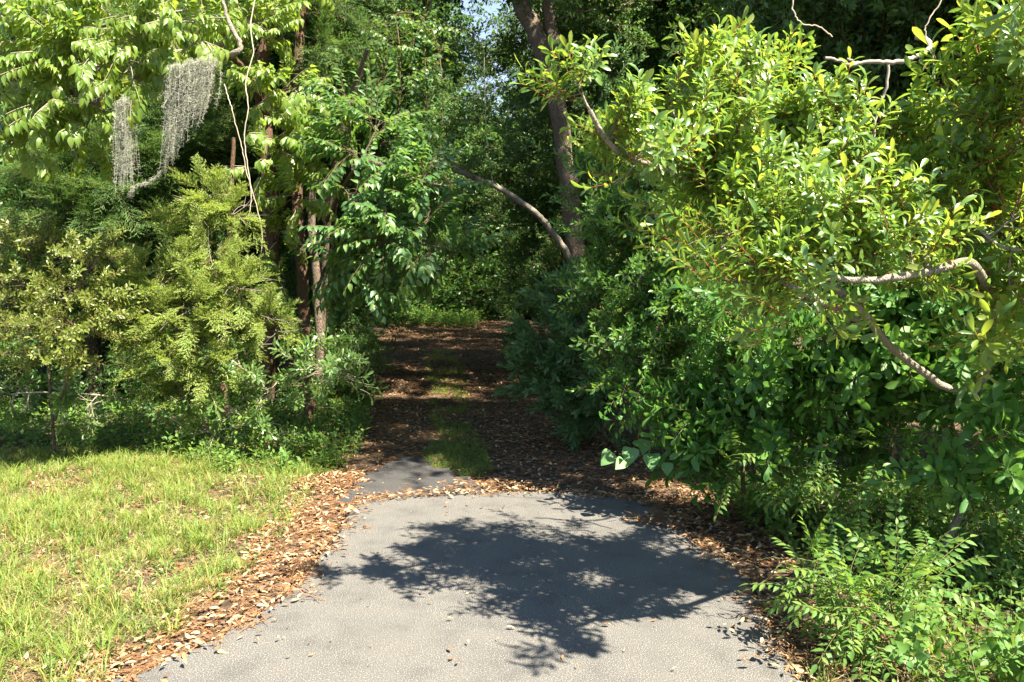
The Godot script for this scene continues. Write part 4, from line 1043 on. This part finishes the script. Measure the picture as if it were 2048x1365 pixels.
	tree("slim_tree", "slim straight reddish trunk nearest the track on its left", "slim trunks left of the track", {"trunks": [[[Vector3(-2.35, 0, -9.9), Vector3(-2.42, 0.86, -10.00), Vector3(-2.47, 1.68, -10.00), Vector3(-2.52, 2.45, -10.00), Vector3(-2.57, 3.52, -10.10), Vector3(-2.54, 4.68, -10.20), Vector3(-2.48, 5.64, -10.20)], 0.07, 0.055]],
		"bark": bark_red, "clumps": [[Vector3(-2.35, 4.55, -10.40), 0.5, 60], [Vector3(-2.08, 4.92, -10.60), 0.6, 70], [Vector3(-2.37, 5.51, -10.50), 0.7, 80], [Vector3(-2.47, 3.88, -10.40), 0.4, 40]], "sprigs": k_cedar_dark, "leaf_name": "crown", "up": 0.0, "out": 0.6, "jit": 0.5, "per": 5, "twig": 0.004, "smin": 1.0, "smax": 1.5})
	tree("slim_tree", "slim brown trunk half hidden behind the reddish slim trunk", "slim trunks left of the track", {"trunks": [[[Vector3(-2.5, 0, -10.9), Vector3(-2.44, 0.78, -10.80), Vector3(-2.49, 1.67, -10.80), Vector3(-2.55, 2.50, -10.80), Vector3(-2.46, 3.66, -10.90), Vector3(-2.36, 4.91, -11.00)], 0.06, 0.045]],
		"bark": bark_brown, "clumps": [[Vector3(-2.13, 4.50, -11.20), 0.5, 100], [Vector3(-1.77, 5.02, -11.40), 0.6, 120], [Vector3(-2.40, 5.49, -11.20), 0.7, 130], [Vector3(-2.00, 3.84, -11.20), 0.45, 90], [Vector3(-1.32, 5.21, -11.60), 0.6, 110]], "sprigs": k_wood, "leaf_name": "crown", "per": 4, "no_twigs": true})
	tree("laurel_tree", "leafy tree with drooping glossy sprays hanging over the left of the track", "", {"trunks": [
		[[Vector3(-2.6, 0, -11.4), Vector3(-2.5, 1.5, -11.2), Vector3(-2.2, 3.2, -10.6), Vector3(-1.7, 4.4, -10.0)], 0.07, 0.03], [[Vector3(-2.4, 2.4, -10.9), Vector3(-1.54, 2.86, -8.60), Vector3(-1.10, 2.73, -8.33), Vector3(-0.70, 2.62, -8.24)], 0.03, 0.01], [[Vector3(-2.45, 1.8, -11.1), Vector3(-1.64, 2.15, -8.60), Vector3(-1.09, 2.09, -8.24), Vector3(-0.59, 1.99, -8.15)], 0.025, 0.008]],
		"bark": bark_brown, "clumps": [[Vector3(-1.62, 3.00, -8.51), 0.35, 60], [Vector3(-1.24, 2.83, -8.33), 0.35, 60], [Vector3(-0.85, 2.73, -8.33), 0.3, 46], [Vector3(-0.61, 2.69, -8.42), 0.2, 22], [Vector3(-1.65, 2.59, -8.42), 0.35, 60], [Vector3(-1.18, 2.43, -8.24), 0.35, 66], [Vector3(-0.79, 2.38, -8.24), 0.28, 46], [Vector3(-1.60, 2.15, -8.42), 0.33, 56], [Vector3(-1.22, 2.04, -8.15), 0.33, 60], [Vector3(-0.83, 2.04, -8.15), 0.3, 46], [Vector3(-0.55, 1.94, -8.15), 0.22, 26], [Vector3(-1.49, 1.70, -8.33), 0.3, 40], [Vector3(-1.18, 1.70, -8.24), 0.24, 26], [Vector3(-1.72, 1.60, -8.51), 0.22, 20], [Vector3(-1.35, 3.33, -8.69), 0.35, 50], [Vector3(-1.69, 3.57, -8.87), 0.4, 50]],
		"sprigs": k_laurel, "leaf_name": "crown", "flat": true, "up": -0.15, "out": 0.6, "jit": 0.35, "per": 4, "dense": 0.8, "twig": 0.003, "smin": 0.95, "smax": 1.35})
	tree("hanging_vine", "curtain of broad vine leaves hanging high over the left of the track", "", {"category": "vine", "wood_name": "stems", "trunks": [[[Vector3(-2.6, 0.1, -11.6), Vector3(-2.3, 3.0, -11.3), Vector3(-1.9, 4.6, -10.9), Vector3(-1.46, 4.98, -10.60), Vector3(-1.08, 4.92, -10.60), Vector3(-0.89, 4.39, -10.50), Vector3(-0.85, 3.57, -10.40)], 0.014, 0.006], [[Vector3(-1.46, 4.98, -10.60), Vector3(-1.38, 4.39, -10.50), Vector3(-1.40, 3.27, -10.40)], 0.008, 0.004], [[Vector3(-1.08, 4.92, -10.60), Vector3(-1.07, 4.27, -10.50), Vector3(-1.03, 3.51, -10.40)], 0.008, 0.004]],
		"bark": twig_brown, "clumps": [[Vector3(-1.45, 4.58, -10.50), Vector3(0.2, 0.3, 0.2), 24], [Vector3(-1.37, 3.94, -10.40), Vector3(0.2, 0.35, 0.2), 26], [Vector3(-1.07, 4.33, -10.50), Vector3(0.18, 0.35, 0.2), 26], [Vector3(-1.03, 3.76, -10.40), Vector3(0.16, 0.3, 0.2), 20], [Vector3(-0.86, 4.46, -10.50), Vector3(0.15, 0.3, 0.2), 18], [Vector3(-1.15, 4.86, -10.60), 0.4, 30], [Vector3(-1.77, 4.19, -10.40), Vector3(0.3, 0.4, 0.2), 30]],
		"sprigs": k_vine, "flat": true, "up": -0.5, "out": 0.4, "jit": 0.5, "per": 3, "twig": 0.002})
	tree("dogwood", "pale green drooping-leaved tree reaching over the lawn at the top left", "", {"trunks": [
		[[Vector3(-5.6, 0, -8.6), Vector3(-5.5, 1.6, -8.3), Vector3(-5.2, 3.2, -7.8), Vector3(-4.8, 4.4, -7.4), Vector3(-4.6, 5.6, -7.2)], 0.1, 0.04],
		[[Vector3(-5.3, 2.6, -8.0), Vector3(-4.24, 3.18, -7.80), Vector3(-3.67, 3.29, -7.57), Vector3(-3.31, 3.47, -7.46), Vector3(-2.93, 3.55, -7.34), Vector3(-2.53, 3.59, -7.23), Vector3(-2.32, 3.62, -7.12), Vector3(-2.28, 3.69, -7.12), Vector3(-2.38, 3.89, -7.12), Vector3(-2.42, 4.06, -7.12)], 0.05, 0.013],
		[[Vector3(-2.53, 3.59, -7.23), Vector3(-2.50, 3.71, -7.23), Vector3(-2.40, 3.79, -7.18)], 0.008, 0.004],
		[[Vector3(-2.38, 3.91, -7.12), Vector3(-2.53, 3.91, -7.12), Vector3(-2.72, 3.89, -7.18), Vector3(-2.87, 3.93, -7.23)], 0.008, 0.003], [[Vector3(-2.78, 3.69, -7.29), Vector3(-2.68, 3.78, -7.23), Vector3(-2.63, 3.88, -7.23)], 0.006, 0.003],
		[[Vector3(-5.0, 3.8, -7.6), Vector3(-4.05, 3.82, -7.46), Vector3(-3.29, 3.93, -7.23), Vector3(-2.74, 4.01, -7.23)], 0.03, 0.01]],
		"bark": bark_grey, "clumps": [[Vector3(-4.25, 3.92, -7.34), 0.36, 70], [Vector3(-3.72, 3.97, -7.23), 0.36, 70], [Vector3(-3.24, 3.81, -7.12), 0.33, 64], [Vector3(-2.86, 3.89, -7.12), 0.3, 56], [Vector3(-2.65, 3.76, -7.23), 0.22, 30], [Vector3(-4.04, 3.52, -7.12), 0.33, 64], [Vector3(-3.56, 3.49, -7.01), 0.33, 64], [Vector3(-3.15, 3.53, -7.01), 0.26, 44], [Vector3(-4.12, 3.18, -7.12), 0.28, 50], [Vector3(-3.69, 3.20, -7.01), 0.22, 36], [Vector3(-3.37, 3.35, -7.12), 0.2, 26], [Vector3(-4.04, 2.95, -7.12), 0.22, 34], [Vector3(-3.58, 2.97, -7.12), 0.22, 34], [Vector3(-3.84, 4.31, -7.23), 0.35, 60]],
		"sprigs": k_dogwood, "leaf_name": "crown", "flat": true, "up": -0.12, "out": 0.5, "jit": 0.4, "per": 4, "twig": 0.003, "own": 300, "smin": 0.8, "smax": 1.2})
	tree("cedar", "feathery sunlit yellow-green cedar with bare inner twigs", "", {"trunks": [
		[[Vector3(-3.1, 0, -9.2), Vector3(-3.1, 1.0, -9.1), Vector3(-3.0, 2.2, -9.0), Vector3(-2.95, 3.2, -9.0)], 0.05, 0.02], [[Vector3(-3.1, 0.7, -9.1), Vector3(-2.69, 1.31, -8.40), Vector3(-3.03, 1.24, -8.00), Vector3(-3.46, 1.34, -7.90)], 0.02, 0.006]],
		"bark": bark_red, "clumps": [[Vector3(-3.05, 2.48, -8.30), 0.28, 100], [Vector3(-2.79, 2.34, -8.40), 0.3, 110], [Vector3(-3.25, 2.14, -8.20), 0.28, 100], [Vector3(-2.88, 1.90, -8.10), 0.34, 140], [Vector3(-3.27, 1.71, -8.00), 0.34, 150], [Vector3(-3.64, 1.66, -8.00), 0.28, 100], [Vector3(-3.41, 1.34, -7.90), 0.36, 170], [Vector3(-2.95, 1.47, -7.90), 0.36, 170], [Vector3(-2.59, 1.66, -8.10), 0.3, 110], [Vector3(-3.83, 1.32, -8.10), 0.26, 80], [Vector3(-2.64, 1.23, -8.10), 0.32, 110], [Vector3(-2.33, 1.32, -8.20), 0.26, 70], [Vector3(-3.23, 0.96, -7.90), 0.32, 130], [Vector3(-2.85, 0.92, -7.90), 0.28, 100], [Vector3(-3.12, 0.62, -8.00), 0.26, 80], [Vector3(-2.19, 1.17, -8.20), 0.18, 34]],
		"sprigs": k_cedar, "leaf_name": "crown", "flat": true, "up": 0.3, "out": 0.55, "jit": 0.5, "per": 6, "twig": 0.003, "bare": 5, "bare_mat": twig_dead, "dense": 0.8, "smin": 0.65, "smax": 1.1})
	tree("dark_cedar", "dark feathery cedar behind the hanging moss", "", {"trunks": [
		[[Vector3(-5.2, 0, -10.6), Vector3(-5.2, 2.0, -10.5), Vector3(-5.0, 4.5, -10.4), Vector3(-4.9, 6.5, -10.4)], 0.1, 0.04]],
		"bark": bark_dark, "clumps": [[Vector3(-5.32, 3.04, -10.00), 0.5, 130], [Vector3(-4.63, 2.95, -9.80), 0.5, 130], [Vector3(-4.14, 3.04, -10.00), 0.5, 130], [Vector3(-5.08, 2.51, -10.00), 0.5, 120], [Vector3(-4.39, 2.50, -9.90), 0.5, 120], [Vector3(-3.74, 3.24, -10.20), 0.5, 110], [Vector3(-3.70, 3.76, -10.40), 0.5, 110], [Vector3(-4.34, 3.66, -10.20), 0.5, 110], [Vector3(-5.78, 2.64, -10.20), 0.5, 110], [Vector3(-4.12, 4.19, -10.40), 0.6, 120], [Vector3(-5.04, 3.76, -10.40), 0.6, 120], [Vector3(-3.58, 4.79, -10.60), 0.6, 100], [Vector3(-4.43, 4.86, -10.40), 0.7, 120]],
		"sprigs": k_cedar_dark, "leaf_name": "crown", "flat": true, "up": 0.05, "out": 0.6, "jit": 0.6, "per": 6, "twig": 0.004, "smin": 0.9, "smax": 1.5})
	tree("layered_shrub", "layered yellow-green small-leaved shrub at the left edge below the pale tree", "", {"category": "shrub", "wood_name": "stems", "trunks": [[[Vector3(-4.3, 0, -8.0), Vector3(-4.25, 0.8, -7.8), Vector3(-4.2, 1.6, -7.6)], 0.016, 0.008], [[Vector3(-4.25, 0.4, -7.9), Vector3(-3.71, 1.29, -7.22), Vector3(-4.04, 1.38, -7.13)], 0.014, 0.006]],
		"bark": bark_brown, "clumps": [[Vector3(-4.28, 2.06, -7.39), Vector3(0.45, 0.18, 0.4), 110], [Vector3(-3.89, 2.02, -7.31), Vector3(0.4, 0.18, 0.4), 100], [Vector3(-3.54, 1.93, -7.31), Vector3(0.35, 0.18, 0.35), 80], [Vector3(-4.23, 1.67, -7.31), Vector3(0.45, 0.2, 0.4), 110], [Vector3(-3.75, 1.63, -7.22), Vector3(0.45, 0.2, 0.4), 110], [Vector3(-4.09, 1.29, -7.22), Vector3(0.5, 0.22, 0.4), 110], [Vector3(-3.62, 1.30, -7.13), Vector3(0.45, 0.2, 0.4), 100], [Vector3(-3.97, 1.04, -7.22), Vector3(0.45, 0.18, 0.4), 80], [Vector3(-4.63, 1.54, -7.39), Vector3(0.5, 0.5, 0.4), 120], [Vector3(-3.46, 1.55, -7.22), Vector3(0.3, 0.2, 0.3), 60]],
		"sprigs": k_azalea, "up": 0.6, "out": 0.35, "jit": 0.4, "per": 5, "twig": 0.003})
	tree("lance_leaved_shrub", "low bright shrub with narrow leaves and pale stems below the cedar", "", {"category": "shrub", "wood_name": "stems", "trunks": [
		[[Vector3(-2.9, 0, -8.5), Vector3(-3.12, 0.24, -8.30), Vector3(-3.13, 0.55, -8.20)], 0.012, 0.008], [[Vector3(-2.85, 0, -8.5), Vector3(-2.96, 0.30, -8.20), Vector3(-2.97, 0.61, -8.10), Vector3(-2.75, 0.86, -8.00)], 0.012, 0.006], [[Vector3(-2.8, 0, -8.5), Vector3(-2.83, 0.37, -8.10), Vector3(-2.37, 0.58, -8.00), Vector3(-1.97, 0.78, -7.90)], 0.012, 0.006], [[Vector3(-3.12, 0.24, -8.30), Vector3(-3.64, 0.58, -8.00), Vector3(-4.34, 0.66, -7.90), Vector3(-4.67, 0.64, -7.90)], 0.01, 0.006]],
		"bark": twig_pale, "clumps": [[Vector3(-4.62, 0.61, -7.90), 0.2, 34], [Vector3(-4.50, 0.59, -7.90), 0.16, 26], [Vector3(-4.15, 0.68, -7.90), 0.2, 34], [Vector3(-3.97, 0.50, -7.90), 0.22, 40], [Vector3(-4.21, 0.34, -8.00), 0.18, 24], [Vector3(-2.76, 0.73, -7.90), 0.22, 40], [Vector3(-2.53, 0.92, -7.90), 0.24, 46], [Vector3(-2.25, 0.68, -7.90), 0.26, 50], [Vector3(-2.53, 0.45, -7.90), 0.24, 40], [Vector3(-2.18, 0.34, -8.00), 0.2, 30], [Vector3(-1.95, 0.97, -7.80), 0.22, 40], [Vector3(-1.65, 0.89, -7.70), 0.22, 40], [Vector3(-1.42, 0.83, -7.70), 0.16, 26], [Vector3(-2.80, 0.25, -8.00), 0.2, 26], [Vector3(-3.27, 0.44, -8.00), 0.2, 26], [Vector3(-3.74, 0.72, -8.00), 0.18, 24], [Vector3(-1.95, 0.53, -8.00), 0.14, 18]],
		"sprigs": k_bay, "up": 0.45, "out": 0.4, "jit": 0.4, "per": 4, "dense": 0.62, "twig": 0.003, "own": 200, "smin": 0.95, "smax": 1.45})
	for a in [["shaded leafy bush at the foot of the two slim trunks", Vector3(-2.7, 0, -11.0), [[0.3, 0.3, 0.0, 0.45, 110], [0.5, 0.7, -0.3, 0.4, 90], [-0.3, 0.6, 0.0, 0.5, 110]]],
		["shaded leafy bush farther along the track's left edge", Vector3(-3.1, 0, -13.8), [[0.2, 0.5, 0.2, 0.6, 130], [0.6, 1.1, 0.0, 0.6, 120], [-0.4, 1.0, 0.2, 0.6, 120], [0.1, 1.8, 0.0, 0.6, 110]]],
		["shaded leafy bush behind the cedar's bare twigs", Vector3(-4.2, 0, -10.8), [[0.0, 0.5, 0.2, 0.6, 130], [0.7, 0.9, 0.0, 0.5, 110], [-0.6, 0.9, 0.2, 0.6, 120], [0.1, 1.7, 0.0, 0.6, 110]]],
		["shaded leafy bush behind the layered shrub at the left edge", Vector3(-6.6, 0, -10.4), [[0.0, 0.5, 0.2, 0.7, 140], [0.8, 0.8, 0.0, 0.6, 120], [-0.6, 1.2, 0.2, 0.7, 120], [0.3, 1.9, 0.0, 0.7, 120]]],
		["shaded leafy bush by the bend of the track", Vector3(-3.9, 0, -19.5), [[0.2, 0.6, 0.2, 0.8, 120], [0.4, 1.6, 0.0, 0.8, 110], [-0.6, 1.2, 0.2, 0.8, 110]]],
		["dark bush behind the blue-green shrub on the track's right", Vector3(1.3, 0, -12.6), [[-0.3, 0.6, 0.2, 0.6, 130], [0.2, 1.2, 0.0, 0.7, 130], [0.5, 1.9, 0.2, 0.6, 110], [-0.2, 1.9, 0.0, 0.6, 110]]],
		["dark bush farther along the track's right edge", Vector3(0.9, 0, -15.5), [[-0.2, 0.6, 0.2, 0.7, 130], [0.2, 1.4, 0.0, 0.7, 120], [0.8, 0.8, 0.2, 0.7, 110], [0.0, 2.2, 0.0, 0.7, 110]]],
		["dark bush at the far right of the bend", Vector3(0.7, 0, -20.5), [[-0.1, 0.7, 0.2, 0.9, 130], [0.2, 1.8, 0.0, 0.9, 120]]]]:
		var cl := []
		for c in a[2]:
			cl.append([a[1] + Vector3(c[0], c[1], c[2]), c[3], c[4]])
		tree("woodland_bush", a[0], "shaded bushes along the track", {"category": "bush", "wood_name": "stems", "trunks": [[[a[1], a[1] + Vector3(0.1, 0.6, 0), a[1] + Vector3(0, 1.3, 0)], 0.025, 0.01]], "bark": twig_brown, "clumps": cl, "sprigs": k_wood, "per": 4, "no_twigs": true, "smin": 0.6, "smax": 1.0})
	print("left done")

	# ---------------------------------------------------------------- moss, vines, dead wood
	moss("spanish_moss", "large grey curtain of moss hanging from the pale bare branch", [Vector3(-2.82, 3.46, -7.00), Vector3(-2.65, 3.50, -6.95), Vector3(-2.42, 3.53, -6.95)], 210, 0.42, 0.9, 0.06, [Vector3(-2.80, 2.83, -7.00), Vector3(-2.88, 2.62, -7.00), Vector3(-2.98, 2.53, -7.00), Vector3(-3.10, 2.49, -7.00), Vector3(-3.15, 2.41, -7.00)])
	moss("spanish_moss", "thin grey tail of moss hanging left of the large moss curtain", [Vector3(-3.19, 3.16, -6.90), Vector3(-3.14, 3.19, -6.90), Vector3(-3.09, 3.20, -6.90)], 70, 0.7, 0.8, -0.01, [])

	for a in [["grey curved dead branch sticking out above the glossy shrub", twig_dead, [[[Vector3(1.69, 2.95, -4.60), Vector3(1.78, 2.93, -4.60), Vector3(1.83, 2.90, -4.58), Vector3(1.92, 2.92, -4.56), Vector3(2.04, 2.91, -4.55), Vector3(2.16, 2.94, -4.56), Vector3(2.26, 3.00, -4.60), Vector3(2.27, 3.06, -4.65), Vector3(2.24, 3.09, -4.70)], 0.009, 0.016], [[Vector3(1.81, 2.94, -4.58), Vector3(1.85, 2.92, -4.58), Vector3(1.88, 2.91, -4.57)], 0.006, 0.008], [[Vector3(2.02, 2.91, -4.55), Vector3(2.01, 2.78, -4.56), Vector3(1.97, 2.66, -4.58), Vector3(1.95, 2.45, -4.60)], 0.009, 0.007]], "dead_branch", "branch"],
		["thin curling vine dangling from above over the glossy shrub's top", twig_pale, [[[Vector3(1.67, 3.56, -5.00), Vector3(1.65, 3.39, -5.00), Vector3(1.66, 3.31, -5.00), Vector3(1.71, 3.25, -5.00), Vector3(1.81, 3.23, -5.00), Vector3(1.89, 3.17, -5.00)], 0.005, 0.004]], "bare_vine", "vine"],
		["thin vine hanging beside the dead branch's curved end", twig_pale, [[[Vector3(2.34, 3.42, -4.60), Vector3(2.32, 3.26, -4.60), Vector3(2.25, 3.14, -4.60), Vector3(2.24, 3.07, -4.60), Vector3(2.28, 2.96, -4.60), Vector3(2.29, 2.83, -4.60)], 0.004, 0.003]], "bare_vine", "vine"],
		["pale twisted vine loop hanging in front of the vine-clad trunk", twig_pale, [[[Vector3(-2.67, 4.73, -8.90), Vector3(-2.71, 4.34, -8.80), Vector3(-2.65, 4.03, -8.70), Vector3(-2.71, 3.73, -8.65), Vector3(-2.67, 3.44, -8.60), Vector3(-2.71, 3.17, -8.60), Vector3(-2.68, 2.86, -8.60), Vector3(-2.64, 2.51, -8.60), Vector3(-2.70, 2.15, -8.60), Vector3(-2.65, 1.80, -8.60), Vector3(-2.68, 1.65, -8.60)], 0.006, 0.006], [[Vector3(-2.98, 3.72, -8.80), Vector3(-2.91, 3.58, -8.70), Vector3(-2.84, 3.44, -8.60), Vector3(-2.80, 3.27, -8.60), Vector3(-2.74, 3.06, -8.60), Vector3(-2.68, 2.76, -8.60), Vector3(-2.59, 2.46, -8.60), Vector3(-2.53, 2.15, -8.60), Vector3(-2.57, 1.85, -8.60), Vector3(-2.69, 1.67, -8.60)], 0.005, 0.005]], "bare_vine", "vine"],
		["straight thin vine hanging down to the bent limb of the forked tree", twig_pale, [[[Vector3(-0.37, 4.70, -11.20), Vector3(-0.34, 3.64, -11.20), Vector3(-0.26, 2.95, -11.20)], 0.006, 0.006]], "bare_vine", "vine"],
		["bare pale twig beside the slim trunks", twig_pale, [[[Vector3(-2.33, 2.26, -9.80), Vector3(-2.25, 2.20, -9.70), Vector3(-2.11, 2.31, -9.60), Vector3(-2.16, 2.38, -9.60)], 0.008, 0.004], [[Vector3(-2.47, 2.10, -9.90), Vector3(-2.25, 2.07, -9.70), Vector3(-2.08, 2.20, -9.60)], 0.008, 0.004]], "bare_twig", "twig"],
		["green stem arching from the compound-leaved plant onto the asphalt", twig_green, [[[Vector3(1.49, 0.38, -4.10), Vector3(1.42, 0.37, -4.20), Vector3(1.34, 0.35, -4.20), Vector3(1.26, 0.27, -4.20), Vector3(1.18, 0.21, -4.22), Vector3(1.13, 0.17, -4.30)], 0.004, 0.003], [[Vector3(1.35, 0.37, -4.20), Vector3(1.29, 0.36, -4.25), Vector3(1.24, 0.33, -4.30)], 0.003, 0.002]], "trailing_shoot", "shoot"]]:
		var mb := MB.new()
		rng.seed = 17
		var lo := Vector3(0, 1e9, 0)
		for t in a[2]:
			var pts := smooth_line(t[0], 7)
			for p in pts:
				if p.y < lo.y: lo = p
		for t in a[2]:
			var pts := smooth_line(t[0], 7)
			for k in pts.size():
				pts[k] += rdir() * 0.004 - lo
			tube(mb.of(a[1]), pts, t[1], t[2], 6, 0.08)
		lone(a[3], mb.mesh(), a[0], a[4], lo)

func moss(called: String, label: String, along: Array, strands: int, short: float, long: float, lean: float, tail: Array) -> void:
	rng.seed = hash(label)
	var mats := [plain_mat(lin(0.34, 0.35, 0.28), 0.95), plain_mat(lin(0.42, 0.42, 0.35), 0.95), plain_mat(lin(0.25, 0.26, 0.2), 0.95)]
	var line := smooth_line(along, 8)
	var mb := MB.new()
	var top: Vector3 = along[0]
	var ropes := []
	for s in strands:
		var u := rng.randf()
		var p: Vector3 = line[int(u * (line.size() - 1))] + Vector3(rr(-0.03, 0.03), rr(-0.02, 0.02), rr(-0.06, 0.06)) - top
		var L := lerpf(long, short, pow(u, 1.3)) * (rr(0.75, 1.0) if rng.randf() < 0.55 else rr(0.25, 0.75))
		var pts := PackedVector3Array()
		var drift := Vector3(rr(-0.03, 0.03) - lean * (0.4 + u), 0, rr(-0.04, 0.04))
		var wob := Vector3.ZERO
		for k in 21:
			var t := k / 20.0
			wob += Vector3(rr(-1, 1), 0, rr(-1, 1)) * 0.006
			pts.append(p + Vector3(0, -L * t, 0) + drift * t * t + wob)
		ropes.append(pts)
	if tail.size():
		var tl := smooth_line(tail, 8)
		for k in tl.size():
			tl[k] -= top
		for k in 5:
			var c := tl.duplicate()
			for j in c.size():
				c[j] += rdir() * 0.012
			ropes.append(c)
	for pts in ropes:
		var f: Surf = mb.of(pick(mats))
		tube(f, pts, 0.0017, 0.0009, 3)
		for k in range(1, pts.size()):
			for c in 4:
				var q: Vector3 = pts[k - 1].lerp(pts[k], rng.randf())
				var d := Vector3(rr(-1, 1), rr(-0.9, 0.5), rr(-1, 1)).normalized() * rr(0.01, 0.035)
				var e := d.cross(rdir()) * 0.4
				tube(f, PackedVector3Array([q, q + d * 0.5 + e, q + d]), 0.001, 0.0006, 3)
	lone(called, mb.mesh(), label, "moss", top, "hanging moss")
